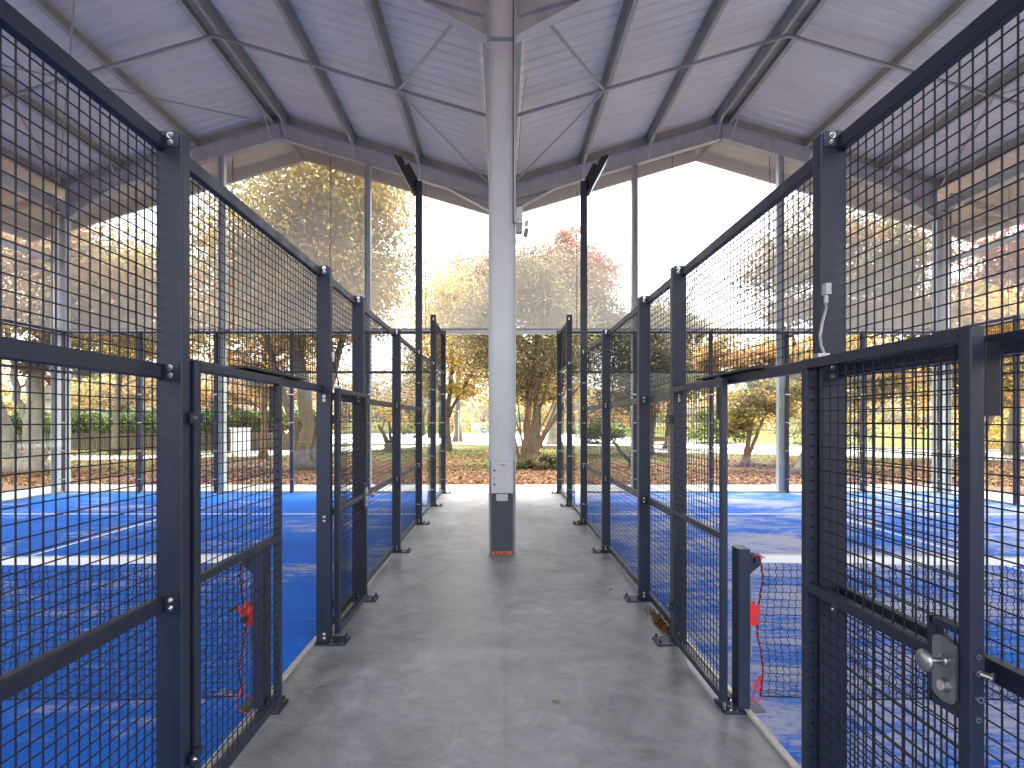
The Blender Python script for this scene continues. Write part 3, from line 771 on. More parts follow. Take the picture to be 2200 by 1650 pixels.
# ------------------------------------------------------------------ floodlight masts
def mast(s):
    y = PY['P5']; court_ = 'deep blue court' if s < 0 else 'sand-streaked court'
    t = thing('floodlight_mast', 'tall navy mast with black floodlight aimed at the %s' % court_, 'floodlight', (s*1.43, y, 0), 'floodlight masts beside the corridor')
    xa, xb = sorted((s*UF, s*UB))
    b = MB(); b.cbox(xa, xb, y-.031, y+.031, .012, 5.95, .006)
    for z in (.06,1,2,2.98):
        for dz in (-.016,.016): nutbolt(b, (s*(UF+.048), y-.0315, z+dz), (0,-1,0))
    p = b.build('pole', [M['navy'], M['chrome']], t)
    b = MB(); x0, x1 = sorted((s*(UF-.135), s*(UB-.01))); b.cbox(x0, x1, y-.085, y+.085, .0, .012, .012)
    for du in (.105,.03): 
        for dy in (-.06,.06): b.tube([(s*(UF-du),y+dy,.012),(s*(UF-du),y+dy,.04)], .012, 6, 1)
    b.build('base_plate', [M['navy'], M['black']], t)
    f = MB()
    c = Vector((s*1.66, y-.02, 6.04)); th = R(28)
    up = Vector((s*math.sin(th)*1.0, 0, math.cos(th))); nrm = Vector((s*math.cos(th), 0, -math.sin(th))); side = Vector((0,1,0))
    f.obox(c, side, up, nrm, .20, .30, .028, 0)
    f.obox(c+nrm*.03, side, up, nrm, .185, .285, .004, 1)
    for k in range(11): f.obox(c-nrm*.048+side*(-.18+.036*k), side, up, nrm, .004, .26, .026, 0)
    f.obox(c-nrm*.11-up*.02, side, up, nrm, .08, .15, .045, 0)
    f.tube([tuple(c+up*.24+side*.02-nrm*.02), tuple(c+up*.31-nrm*.03), tuple(c+up*.30-nrm*.09), tuple(c+up*.20-nrm*.10)], .008, 8, 0)
    h = f.build('floodlight', [M['black'], M['satin']], t)
    b = MB(); b.bar((s*1.46,y,5.86), tuple(c-nrm*.10-up*.03), .05, .03, (0,1,0)); b.bar((s*1.46,y+.02,5.95), tuple(c-nrm*.09+up*.1), .03, .02, (0,1,0)); b.build('bracket', M['black'], h)
mast(-1); mast(1)

# ------------------------------------------------------------------ net posts and nets
def net_post(s):
    court_ = 'deep blue court' if s < 0 else 'sand-streaked court'
    t = thing('net_post', ('short navy net post with black crank behind the closed gate' if s < 0 else 'short navy net post with red winch at the open gateway'), 'net post', (s*1.49, YN, 0), 'net posts at the corridor')
    b = MB(); xa, xb = sorted((s*1.458, s*1.530)); ya, yb = YN-.05, YN+.05
    b.cbox(xa, xb, ya, yb, .012, .995, .004); b.box(xa, xb, ya, yb, .995, .999); b.build('post', M['navy'], t)
    b = MB(); x0, x1 = sorted((s*1.355, s*1.615)); b.cbox(x0, x1, YN-.085, YN+.085, 0, .014, .012)
    for u in (1.39,1.44) if s > 0 else (1.385,1.43):
        for dy in (-.06,.06):
            c = (s*u, YN+dy); b.tube([(c[0],c[1],.014),(c[0],c[1],.018)], .018, 12, 1); b.tube([(c[0],c[1],.018),(c[0],c[1],.042)], .013, 6, 2)
    b.build('base_plate', [M['navy'], M['chrome'], M['black']], t)
    # pulley bracket
    b = MB(); poly = [(1.531,.845),(1.590,.895),(1.600,.925),(1.590,.955),(1.575,.962),(1.531,.965)]
    poly = [(s*x,z) for x,z in poly]
    if s < 0: poly = poly[::-1]
    b.prism(poly, YN-.045, YN-.040); b.prism(poly, YN+.005, YN+.01)
    b.tube([(s*1.570,YN-.062,.928),(s*1.570,YN+.012,.928)], .017, 14, 1); b.tube([(s*1.570,YN-.039,.928),(s*1.570,YN+.004,.928)], .027, 16, 1)
    b.build('pulley', [M['navy'], M['black']], t)
    w = MB(); xa, xb = sorted((s*1.530, s*1.590))
    pts = [(1.531,.655),(1.592,.655),(1.594,.545),(1.58,.532),(1.55,.528),(1.531,.528)]
    pts = [(s*x,z) for x,z in pts]
    if s < 0: pts = pts[::-1]
    w.prism(pts, YN-.045, YN-.04); w.prism(pts, YN+.02, YN+.025)
    w.tube([(s*1.573,YN-.050,.572),(s*1.573,YN-.045,.572)], .013, 14, 1); w.tube([(s*1.56,YN-.04,.59),(s*1.56,YN+.02,.59)], .02, 12, 2)
    if s < 0:
        w.bar((s*1.575,YN-.055,.58), (s*1.62,YN-.065,.66), .018, .008, (0,1,0), 0); w.tube([(s*1.618,YN-.06,.655),(s*1.66,YN-.07,.625)], .013, 10, 2); w.tube([(s*1.573,YN-.06,.57),(s*1.573,YN-.075,.57)], .022, 14, 2)
    w.build('winch', [M['red'], M['chrome'], M['black']], t)
    b = MB(); b.tube([(s*1.546,YN-.03,.90),(s*1.545,YN-.03,.78)], .0016, 5); b.tube([(s*1.552,YN-.03,.90),(s*1.551,YN-.03,.785)], .0016, 5)
    b.tube([(s*1.566,YN-.03,.76),(s*1.562,YN-.03,.778),(s*1.552,YN-.03,.784),(s*1.545,YN-.03,.775),(s*1.546,YN-.03,.755),(s*1.547,YN-.03,.73)], .0035, 8)
    b.tube([(s*1.546,YN-.03,.745),(s*1.545,YN-.03,.66)], .005, 8); b.tube([(s*1.544,YN-.03,.53),(s*1.543,YN-.03,.33)], .0062, 8)
    b.build('tension_rod', M['satin'] if s < 0 else M['brace'], t)
net_post(-1); net_post(1)

def padel_net(s):
    court_ = 'deep blue court' if s < 0 else 'sand-streaked court'
    t = thing('padel_net', 'black padel net with white top band across the %s' % court_, 'net', (s*6.2, YN, 0), 'padel nets')
    ua, ub = 1.615, 10.7; sp = .045; nx = int((ub-ua)/sp)
    def ztop(u): 
        q = (u-6.2)/4.6; return .865+.03*q*q+.012*abs(q)
    def zbot(u): return .052+.02*math.exp(-(u-ua)*4)
    nz = 18
    rs = random.Random(5+s)
    jit = [[(rs.uniform(-.004,.004), rs.uniform(-.003,.003)) for j in range(nz+1)] for i in range(nx+1)]
    def node(i,j):
        u = ua+i*sp; f = j/nz
        f2 = f if f > .12 else f*(.55+.45*f/.12)
        z = zbot(u)+(ztop(u)-zbot(u))*f2
        edge = math.exp(-i/4.0)*.016*math.sin(f*9.0)
        return Vector((s*(u+.006*math.sin(f*7+i*.25)+jit[i][j][0]+edge), YN+.012*math.sin(i*.31+j*.4)*(.6 if i > 0 else .2), z+jit[i][j][1]*(0 if j in (0,nz) else 1)))
    b = MB(); r = .0025
    G = [[node(i,j) for j in range(nz+1)] for i in range(nx+1)]
    for i in range(nx+1):
        pts = []
        for j in range(nz):
            p, q = G[i][j], G[i][j+1]
            pts += [p, p*.72+q*.28+Vector((s*.0055,0,0)), p*.28+q*.72+Vector((-s*.0055,0,0))]
        pts.append(G[i][nz]); b.tube(pts, r, 3, 0, False)
    for j in range(nz+1):
        b.tube([G[i][j] for i in range(nx+1)], r if j else .0045, 3 if j else 5, 0, False)
    # gathered cord along the bottom
    pts = [Vector((g[0].x, g[0].y-.008, g[0].z+.018+.012*math.sin(i*1.3))) for i,g in enumerate(G)]
    b.tube(pts, .0022, 4, 0, False)
    b.build('netting', M['blackcord'], t)
    b = MB(); vs = []; n = 60
    for i in range(n+1):
        u = ua-.005+(ub-ua)*i/n; z = ztop(u); w = .002*math.sin(i*1.7)
        vs += [(s*u, YN-.006+w, z-.002), (s*u, YN-.009+w, z+.028), (s*u, YN+w, z+.056), (s*u, YN+.009+w, z+.028), (s*u, YN+.006+w, z-.002)]
    fs = []
    for i in range(n):
        for k in range(4): fs.append((i*5+k, (i+1)*5+k, (i+1)*5+k+1, i*5+k+1))
    b.add(vs, fs); b.build('top_band', M['white'], t, True)
    # lacing cord at the post end, black with red wrapped round it
    b = MB(); side = [G[0][j]-Vector((s*.004,0,0)) for j in range(nz+1)]
    side.append(Vector((s*1.605, YN-.005, ztop(ua)+.0)))
    b.tube(side, .0042, 6, 0)
    sp_ = []
    for k in range(len(side)*8-7):
        i = min(k//8, len(side)-2); q = (k%8)/8; p = side[i].lerp(side[i+1], q)
        amp = .006 if s > 0 else .012
        a = k*(.95 if s > 0 else .55); sp_.append(p+Vector((math.cos(a)*amp - (0 if s > 0 else s*.008), math.sin(a)*amp, 0)))
    b.tube(sp_, .0030, 5, 1)
    zt_ = ztop(ua)+.03
    b.tube([(s*1.542,YN-.05,.955),(s*1.57,YN-.052,.966),(s*1.60,YN-.03,.952),(s*1.625,YN-.012,zt_+.005),(s*1.64,YN-.012,zt_)], .0032, 6, 1)
    b.tube([(s*1.60,YN-.03,.95),(s*1.612,YN-.03,.94),(s*1.606,YN-.02,.92),(s*1.60,YN-.01,ztop(ua))], .003, 6, 1)
    if s > 0:
        for q in range(3):
            a = .02*q; b.tube([(s*1.605,YN-.02,.20),(s*(1.58-a*.5),YN-.03,.18-a*.4),(s*(1.575-a*.3),YN-.03,.13),(s*1.59,YN-.03,.115+a*.3),(s*1.602,YN-.025,.16),(s*1.605,YN-.02,.20)], .003, 6, 1)
        b.tube([(s*1.605,YN-.02,.19),(s*1.57,YN-.03,.12),(s*1.545,YN-.03,.06),(s*1.55,YN-.035,.045),(s*1.585,YN-.03,.058),(s*1.62,YN-.02,.075)], .0035, 6, 1)
        b.ball((s*1.606,YN-.02,.197), .010,.010,.010, 1); b.ball((s*1.60,YN-.03,.952), .007,.007,.007, 1)
    else:
        b.tube([(s*1.612,YN-.01,.12),(s*1.60,YN-.03,.10),(s*1.565,YN-.03,.085),(s*1.54,YN-.03,.075)], .0035, 6, 1)
        b.tube([(s*1.612,YN-.01,.12),(s*1.622,YN-.04,.07),(s*1.625,YN-.05,.03),(s*1.60,YN-.07,.022),(s*1.54,YN-.10,.018),(s*1.46,YN-.13,.006),(s*1.43,YN-.13,.005)], .0035, 6, 1)
        b.ball((s*1.612,YN-.01,.12), .011,.011,.011, 1)
    b.build('lacing_cord', [M['blackcord'], M['redcord']], t)
padel_net(-1); padel_net(1)

# ------------------------------------------------------------------ foliage
def leaf_mesh(name, pos, size, col, mat, parent=None, flat=0.0, asp=.55):
    n = len(pos)
    nrm = rng.normal(size=(n,3)); nrm[:,2] = np.abs(nrm[:,2])*(1-flat)+flat*6+.15
    nrm /= np.linalg.norm(nrm,axis=1)[:,None]
    t = rng.normal(size=(n,3)); a = np.cross(nrm,t); a /= np.linalg.norm(a,axis=1)[:,None]; c = np.cross(nrm,a)
    sz = (size*(.55+.9*rng.random(n)))[:,None]
    fold = nrm*sz*.18
    V = np.empty((n,4,3)); V[:,0] = pos-a*sz; V[:,1] = pos+c*sz*asp+fold; V[:,2] = pos+a*sz; V[:,3] = pos-c*sz*asp+fold
    me = bpy.data.meshes.new(name); me.vertices.add(n*4); me.vertices.foreach_set('co', V.reshape(-1))
    me.loops.add(n*4); me.loops.foreach_set('vertex_index', np.arange(n*4,dtype=np.int32))
    me.polygons.add(n); me.polygons.foreach_set('loop_start', np.arange(0,n*4,4,dtype=np.int32))
    me.update(calc_edges=True)
    at = me.color_attributes.new('leaf_tint','FLOAT_COLOR','POINT')
    C = np.ones((n,4,4)); C[:,:,:3] = np.clip(col,0,1)[:,None,:]; at.data.foreach_set('color', C.reshape(-1).astype(np.float32))
    me.materials.append(mat)
    o = bpy.data.objects.new(name, me); COL.objects.link(o)
    if parent is not None: o.parent = parent; o.matrix_parent_inverse = Matrix.Translation(-parent.location)
    return o
def blob_leaves(blobs, n, palette, cl=26, spread=.30, shell=2.2):
    """clustered leaf positions and tints over a list of ellipsoids (cx,cy,cz,rx,ry,rz)"""
    pal = np.array([p for p in palette]); vols = np.array([b[3]*b[4]*b[5] for b in blobs])**(2/3); vols = vols/vols.sum()
    P = []; C = []; centres = []
    for b,w in zip(blobs,vols):
        k = max(3,int(cl*w*len(blobs)))
        d = rng.normal(size=(k,3)); d /= np.linalg.norm(d,axis=1)[:,None]; rr = rng.random(k)**(1/shell)
        cc = np.array(b[:3])+d*rr[:,None]*np.array(b[3:6]); cr = spread*min(b[3:6])*(.5+.9*rng.random(k))
        wt = cr**2*(.35+rng.random(k)); cnt = np.maximum(2,(n*w*wt/wt.sum()).astype(int))
        for q in range(k):
            m_ = cnt[q]; pp = rng.normal(size=(m_,3))*.62*cr[q]*np.array([1.15,1.15,.75])+cc[q]
            i, j = rng.integers(0,len(pal),2); f = rng.random()
            base = pal[i]*f+pal[j]*(1-f); base = base*(.72+.5*rng.random())
            tint = base[None,:]*(.75+.5*rng.random((m_,1)))+rng.normal(size=(m_,3))*.012
            lum = tint.mean(1,keepdims=True)*np.array([[1.12,1.0,.72]]); P.append(pp); C.append((tint*.68+lum*.32)*1.35); centres.append(cc[q])
    return np.concatenate(P), np.concatenate(C), centres
def limb(b, p, q, r0, r1, n=6, wig=.06, seg=5, sag=0, mi=0):
    p = Vector(p); q = Vector(q); L = (q-p).length; pts = []; rs = []
    for i in range(seg+1):
        t = i/seg; w = math.sin(math.pi*t)*wig*L
        pts.append(p.lerp(q,t)+Vector((random.uniform(-w,w),random.uniform(-w,w),random.uniform(-w,w)*.5+sag*math.sin(math.pi*t)*L))); rs.append(r0+(r1-r0)*t)
    b.tube(pts, rs, n, mi); return pts
def tree(label, x, y, stems, blobs, palette, n, size, bark_='bark', name='tree', cat='tree', group=None, cl=26, spread=.30, twigs=.7, flare=True, trunk_sides=10, fine=0):
    t = thing(name, label, cat, (x,y,-.05), group)
    b = MB(); nodes = []
    for st in stems:
        pts = [Vector((x+p[0], y+p[1], p[2])) for p in st]; rs = [p[3] for p in st]
        # refine with a little wander
        P2 = []; R2 = []
        for i in range(len(pts)-1):
            for k in range(4):
                q = k/4; w = .35*rs[i] if not (i == 0 and k == 0) else 0
                P2.append(pts[i].lerp(pts[i+1],q)+Vector((random.uniform(-w,w),random.uniform(-w,w),0))); R2.append((rs[i]*(1-q)+rs[i+1]*q)*random.uniform(.93,1.07))
        P2.append(pts[-1]); R2.append(rs[-1])
        if flare: R2[0] *= 1.75; R2[1] *= 1.15
        P2[0].z -= .1
        b.tube(P2, R2, trunk_sides); nodes += list(zip(P2[3:], R2[3:]))
    pos, col, cen = blob_leaves(blobs, n, palette, cl, spread) if blobs else (None,None,[])
    for c in cen:
        if random.random() > twigs: continue
        c = Vector(c); cand = [(nd, rr) for nd, rr in nodes if nd.z < c.z+.6] or nodes
        nd, rr = min(cand, key=lambda a: (a[0]-c).length+.25*max(0,a[0].z-c.z+1))
        r0 = max(.012, min(rr*.55, .02+.014*(nd-c).length)); pts = limb(b, nd, c, r0, r0*.25, 5, .07, 5, .05)
        for f_ in range(fine):
            p = random.choice(pts[2:]); d = Vector((random.uniform(-1,1),random.uniform(-1,1),random.uniform(-.1,1)))*random.uniform(.4,1.2)
            limb(b, p, p+d, r0*.4, .004, 4, .08, 3)
    b.build('trunk', M[bark_], t, True)
    if blobs: leaf_mesh('crown', pos, size, col, M['leaf'], t)
    return t
YEL = [(.46,.27,.035),(.52,.34,.05),(.36,.26,.045),(.24,.22,.05)]
YGR = [(.40,.26,.04),(.19,.20,.05),(.13,.16,.045),(.34,.22,.05),(.46,.28,.06)]
ORA = [(.42,.17,.03),(.48,.24,.04),(.30,.15,.04),(.22,.19,.05)]
OLI = [(.10,.105,.045),(.13,.125,.06),(.075,.085,.035),(.19,.15,.07)]
OLO = [(.10,.11,.045),(.14,.13,.05),(.28,.15,.05),(.07,.085,.03)]
REDT = [(.42,.085,.06),(.34,.11,.075),(.28,.15,.08),(.46,.13,.08)]
PINK = [(.42,.23,.11),(.48,.28,.11),(.40,.17,.11),(.30,.20,.12)]
GRE = [(.04,.08,.018),(.06,.105,.022),(.03,.058,.014),(.085,.125,.03)]

# tall yellow-green tree behind the gable of the clean court
tree('tall tree with dense yellow and green crown above the deep blue court', -7.45, 20.6,
     [[(0,0,-.05,.34),(.1,0,1.6,.26),(-.3,.2,4.5,.22),(-.1,.3,8,.15),(.2,.4,12,.06)], [(.25,.1,-.05,.22),(.55,.1,2.0,.15),(1.3,.3,5,.11),(2.2,.4,8,.05)], [(-.3,.1,-.05,.2),(-.55,.1,1.8,.14),(-1.6,.3,5,.12),(-2.5,.2,8,.05)]],
     [(-7.4,21,10.3,3.3,2.6,3.0),(-9.4,21,8.2,2.4,2.2,2.4),(-6.0,21.2,7.6,2.4,2.0,2.4),(-7.8,21,6.0,2.9,2.0,1.7),(-5.4,21.5,10.4,1.8,1.6,1.8),(-6.6,21,13,2.2,2.0,1.6)], YGR, 52000, .078, 'bark', group='trees in the park', cl=100, spread=.36, twigs=.35)
# big forked tree by the far corner of the clean court
tree('thick forked old trunk with red and yellow leaves beyond the court corner', -17.4, 19.8,
     [[(.3,0,-.05,.40),(.35,0,1.2,.30),(.1,.2,3.2,.24),(.8,.3,6,.16),(1.6,.2,9,.06)], [(-.35,0,-.05,.34),(-.8,.1,1.4,.26),(-1.7,.2,3.4,.2),(-2.2,.3,7,.08)], [(.2,0,1.4,.16),(-.4,.1,2.6,.13),(-.7,.2,4.2,.10),(-1.0,0,7,.04)]],
     [(-18.5,20,8.2,3.0,2.4,2.2),(-15.6,20.4,7.2,2.6,2.2,2.0),(-17.2,20.4,5.4,3.4,2.2,1.2),(-13.6,21,6.4,2.2,2.0,2.0),(-17.5,20.6,4.0,3.0,1.6,.7)], [(.24,.20,.08),(.20,.19,.08),(.30,.20,.09),(.32,.14,.09)], 32000, .078, 'bark_pale', group='trees in the park', cl=40, spread=.36, fine=2)
tree('yellow tree with thin brown trunk between hedge and deep blue court', -11.4, 25.9,
     [[(0,0,-.05,.17),(.03,0,2.2,.14),(0,.1,5,.11),(.2,.2,9,.04)]],
     [(-12.2,26.4,5.0,2.3,1.6,1.4),(-10.4,26.4,5.6,2.1,1.6,1.6),(-11.6,27,8.4,3.0,2.0,2.2),(-12.6,26.4,3.5,1.0,.9,.7),(-11.3,26.2,3.4,.8,.7,.8),(-13.5,27,9.6,2.4,1.8,1.8)], ORA+YEL, 18000, .082, 'bark_brown', group='trees in the park', cl=34)
tree('yellow-green tree standing tall in front of the long hedge', -21.5, 30.0,
     [[(0,0,-.05,.22),(.1,0,2.2,.18),(.3,.1,5,.13),(.2,.2,9,.05)]],
     [(-22.5,30.5,6.0,3.2,2.2,2.2),(-19.5,30.5,5.6,3.0,2.2,1.8),(-20.5,31,9.6,4.2,2.6,2.6),(-24.8,31,8.6,3.4,2.6,2.6),(-17.0,31,7.6,2.4,2.0,2.0)], YEL+[(.20,.22,.05)], 22000, .105, 'bark', group='trees in the park', cl=34)
# yellow tree beside the corridor end
tree('slender yellow tree beside the far end of the corridor', -3.42, 34.0,
     [[(0,0,-.05,.22),(.05,0,1.5,.17),(.12,0,2.9,.15),(.3,.2,5.5,.11),(.2,.4,9.5,.04)], [(.08,0,2.2,.10),(.9,.1,3.6,.08),(1.9,.3,5.6,.03)], [(.05,0,2.6,.10),(-.7,.2,4.4,.08),(-1.5,.3,7,.03)]],
     [(-3.0,34.4,7.2,2.9,2.2,2.0),(-1.6,34.6,5.4,2.0,1.8,1.4),(-4.8,34.6,5.2,1.9,1.8,1.6),(-2.6,34.8,9.8,2.6,2.0,1.8),(-2.2,34.4,3.9,1.7,1.3,.8),(-4.2,34.4,3.7,1.1,1.1,.6)], YEL+[(.60,.42,.07),(.62,.46,.09)], 19000, .085, 'bark', group='trees in the park', cl=90, spread=.42, fine=1, twigs=.6)
tree('pale orange tree far behind the corridor, left of the steel column', -3.9, 48.0,
     [[(0,0,-.05,.3),(0,0,4,.22),(.2,0,9,.15),(0,0,16,.05)]],
     [(-3.4,48,13.5,3.6,2.6,3.6),(-5.6,48,11.0,3.0,2.4,2.6),(-1.6,48,11.6,2.8,2.2,3.4),(-3.6,48,8.4,3.8,2.2,2.0),(-2.2,48,15.0,2.0,1.8,1.8)], PINK+[(.50,.30,.08)], 17000, .12, 'bark', group='trees in the park', cl=80, spread=.42, twigs=.5)
# many-stemmed shrub tree beyond the corridor
stems = []
for k in range(13):
    a = -1.0+2.2*k/12; bx = random.uniform(-.35,.35); ln = .34+.10*random.random()
    stems.append([(bx,random.uniform(-.2,.2),-.05,.045+.02*random.random()),(bx+.25*a,0,.9,.040),(bx+a*.75+.1,.1,2.2,.032),(bx+a*1.35+.15,.2,4.0,.022),(bx+a*1.9+.1,.3,6.2,.012)])
stems.append([(.2,0,-.05,.15),(.55,0,.9,.12),(1.05,.05,1.7,.10),(1.75,.1,2.7,.07),(2.5,.2,3.6,.03)])
stems.append([(-.2,0,-.05,.12),(-.05,0,1.2,.10),(.1,0,2.6,.08),(.4,0,5,.04)])
tree('many-stemmed olive shrub tree at the end of the corridor', 1.05, 22.6, stems,
     [(.6,22.8,6.6,2.6,1.7,1.7),(-.8,22.8,5.4,1.5,1.4,1.6),(2.4,22.8,5.6,1.6,1.4,1.7),(.9,22.8,4.3,2.3,1.3,.9),(1.4,22.8,8.0,1.6,1.2,.9),(3.1,23,4.2,.9,.9,.7),(.9,22.8,3.2,1.9,1.0,.7)], OLI+[(.22,.17,.07),(.20,.19,.10),(.26,.22,.10)], 27000, .050, 'bark_brown', group='trees in the park', cl=130, spread=.42, twigs=.75, fine=2, flare=False, trunk_sides=7)
tree('crimson topped tree with pale trunk behind the olive shrub', 4.15, 42.5,
     [[(0,0,-.05,.48),(0,0,1.4,.33),(.2,0,4,.26),(.8,0,9,.16),(1.3,0,15,.05)]],
     [(5.4,42.5,14.4,2.2,2.0,2.0),(4.2,42.5,11.6,2.2,2.0,2.0),(6.8,42.5,11.8,1.9,1.8,1.8),(5.6,42.5,9.2,3.2,2.2,1.8),(5.3,42.5,16.2,1.0,1.0,.9),(7.4,42.5,13.4,1.6,1.5,1.6),(3.4,42.5,13.2,1.5,1.4,1.4)], REDT, 25000, .115, 'bark_pale', group='trees in the park', cl=80, spread=.38, twigs=.5)
tree('grey-green rounded tree below the bare one, beyond the right corridor fence', 8.2, 30.0,
     [[(0,0,-.05,.2),(.2,0,2,.16),(.2,0,6,.06)]],
     [(8.2,30,6.0,2.2,1.8,2.0),(6.4,30,5.2,1.6,1.5,1.8),(9.6,30,4.4,1.6,1.5,1.4),(7.4,30,3.0,2.2,1.4,1.0),(5.4,30,7.4,1.6,1.4,1.6)], OLI+[(.16,.16,.07)], 18000, .09, 'bark', group='trees in the park', cl=90, spread=.42, fine=1)
tree('tall thin-crowned tree rising between the two left gable posts', -11.0, 33.0,
     [[(0,0,-.05,.28),(.1,0,3,.22),(.1,0,8,.14),(0,0,15,.04)]],
     [(-11.0,33,13.2,3.4,2.4,2.6),(-13.6,33,10.6,3.0,2.4,2.6),(-8.4,33.4,10.4,2.6,2.2,2.6),(-11.2,33,8.0,4.2,2.4,1.8),(-15.6,33.5,8.2,2.2,2.0,1.8)], YGR+YEL, 26000, .10, 'bark', group='trees in the park', cl=44, spread=.4, fine=1)
tree('greyish olive tree behind the many-stemmed shrub tree', 1.8, 30.0,
     [[(0,0,-.05,.2),(.1,0,2.6,.16),(.2,0,9,.05)]],
     [(.9,30,8.6,2.6,2.0,2.0),(3.4,30,7.6,2.2,1.8,2.0),(-1.2,30,7.2,1.8,1.6,1.8),(2.0,30,5.2,3.2,1.8,1.4),(2.6,30,10.2,2.2,1.7,1.5),(.4,30,10.4,1.8,1.5,1.3),(4.9,30,9.2,1.6,1.4,1.4)], OLI+[(.20,.15,.08),(.24,.20,.12),(.30,.16,.10),(.28,.18,.11)], 21000, .08, 'bark', group='trees in the park', cl=110, spread=.45, fine=2)
tree('low yellow tree behind the stems of the shrub tree', 2.6, 38.0,
     [[(0,0,-.05,.2),(0,0,2,.16),(.2,0,6,.05)]],
     [(2.0,38,4.2,2.4,1.8,1.4),(4.4,38,4.4,2.0,1.6,1.4),(3.2,38,6.2,2.4,1.8,1.4),(.4,38,5.0,1.6,1.5,1.3)], YEL, 9000, .095, 'bark', group='trees in the park', cl=36, spread=.4)
tree('pale yellow garden tree rising behind the hedge in front of the house', -29.0, 43.0,
     [[(0,0,-.05,.2),(0,0,2.4,.15),(.1,0,6,.04)]],
     [(-30.0,43,4.2,2.6,1.8,1.5),(-27.0,43,4.6,2.2,1.8,1.7),(-33.0,43,3.8,2.0,1.6,1.3)], YEL+PINK, 9000, .11, 'bark', group='trees in the park', cl=70, spread=.42)
tree('loose rusty garden tree behind the right end of the hedge', -20.0, 44.0,
     [[(0,0,-.05,.2),(0,0,2.2,.15),(.1,0,6,.04)]],
     [(-21.5,44,4.4,2.4,1.8,1.6),(-18.2,44,4.2,2.2,1.8,1.5),(-15.2,44,5.0,2.0,1.7,1.8),(-24.6,44,3.8,1.7,1.5,1.2)], PINK+ORA, 11000, .11, 'bark', group='trees in the park', cl=80, spread=.42)
# bare tree
t = thing('tree', 'bare leafless tree with fine twigs against the white sky', 'tree', (14.0,45,-.05), 'trees in the park')
b = MB(); limb(b, (14,45,-.1), (14.1,45,8), .2, .10, 8, .01, 6)
for k in range(46):
    z = random.uniform(5,9.5); a = random.uniform(0,2*math.pi); L = random.uniform(2,6.5)
    p = limb(b, (14.05,45,z), (14+math.cos(a)*L*.55, 45+math.sin(a)*L*.55, min(17.6,z+L*1.2)), .05, .012, 5, .04, 6)
    for q in range(4):
        s0 = random.choice(p[2:]); limb(b, s0, s0+Vector((random.uniform(-1,1),random.uniform(-1,1),random.uniform(.3,1.6))), .016, .006, 4, .06, 3)
b.build('trunk', M['bark'], t, True)
# right side trees
tree('broad dark olive tree above the sand-streaked court', 15.8, 26.0,
     [[(0,0,-.05,.36),(.2,0,2.2,.28),(.1,0,5,.22),(.5,.2,9,.10),(.3,0,12,.04)], [(.1,0,2.6,.18),(1.6,.2,5,.14),(3.2,.2,8,.05)], [(0,0,2.8,.16),(-1.4,.2,5,.12),(-2.4,.2,8,.05)]],
     [(15.4,26,10.4,2.6,2.2,2.0),(13.6,26,8.4,2.0,1.8,1.8),(17.4,26,8.8,2.8,2.2,2.2),(15.8,26,6.6,3.2,2.0,1.4),(19.6,26.4,10.2,2.0,2.0,2.0),(19.6,26.4,7.0,2.2,2.0,1.6)], OLO+[(.30,.17,.06)], 42000, .082, 'bark', group='trees in the park', cl=46, spread=.36, fine=1)
tree('small two-stemmed tree with yellow-green leaves seen through the open gateway', 10.0, 22.3,
     [[(0,0,-.05,.13),(.12,0,.6,.10),(.28,0,1.3,.08),(.5,.1,2.6,.04)], [(.1,0,.1,.09),(.42,0,.9,.07),(.85,.1,1.9,.05),(1.3,.1,2.9,.02)]],
     [(10.3,22.4,2.5,1.15,1.0,.75),(11.4,22.5,2.6,1.0,.9,.8),(9.8,22.4,1.75,.75,.7,.55),(10.9,22.6,3.5,1.3,1.0,.7),(12.2,22.6,3.1,.9,.8,.8)], YGR+[(.10,.16,.04)], 13000, .068, 'bark_brown', group='trees in the park', cl=40, spread=.36, twigs=.8)
tree('pale low tree with leaning stems and orange leaves beside the gateway tree', 10.75, 19.2,
     [[(0,0,-.05,.16),(.35,0,.55,.13),(1.0,.1,1.5,.10),(2.0,.2,2.9,.06),(3.2,.3,4.2,.02)], [(-.3,0,-.05,.14),(.05,0,.7,.11),(.3,.1,1.9,.09),(.2,.2,3.6,.04)], [(.2,0,.3,.10),(.8,0,.8,.08),(1.7,0,1.6,.06),(3.2,.1,2.6,.02)]],
     [(11.6,19.6,4.0,1.7,1.2,.9),(13.4,19.8,4.0,1.6,1.2,.9),(9.6,19.8,4.1,1.2,1.0,.8),(12.6,19.6,3.0,1.4,1.0,.6),(14.6,20,3.2,1.2,1.0,.8),(8.2,20.2,4.3,1.1,1.0,.7)], ORA+YGR, 20000, .068, 'bark_pale', group='trees in the park', cl=46, spread=.36, twigs=.8, flare=False)
tree('spreading yellow and orange tree beyond the far corner of the sand-streaked court', 22.5, 25.5,
     [[(0,0,-.05,.24),(.1,0,1.6,.19),(.1,0,4,.13),(0,0,7,.05)], [(.1,0,1.2,.13),(1.3,.1,2.8,.10),(2.6,.2,5,.04)]],
     [(21.4,26,4.8,2.4,2.0,1.4),(24.0,26,4.8,2.6,2.0,1.5),(22.6,26,6.8,2.8,2.2,1.6),(19.6,26,3.9,1.4,1.3,1.0),(26.4,26,4.0,2.0,1.8,1.2),(23.4,26,3.1,2.4,1.6,.8)], YEL+ORA, 20000, .095, 'bark', group='trees in the park', cl=44, spread=.36)
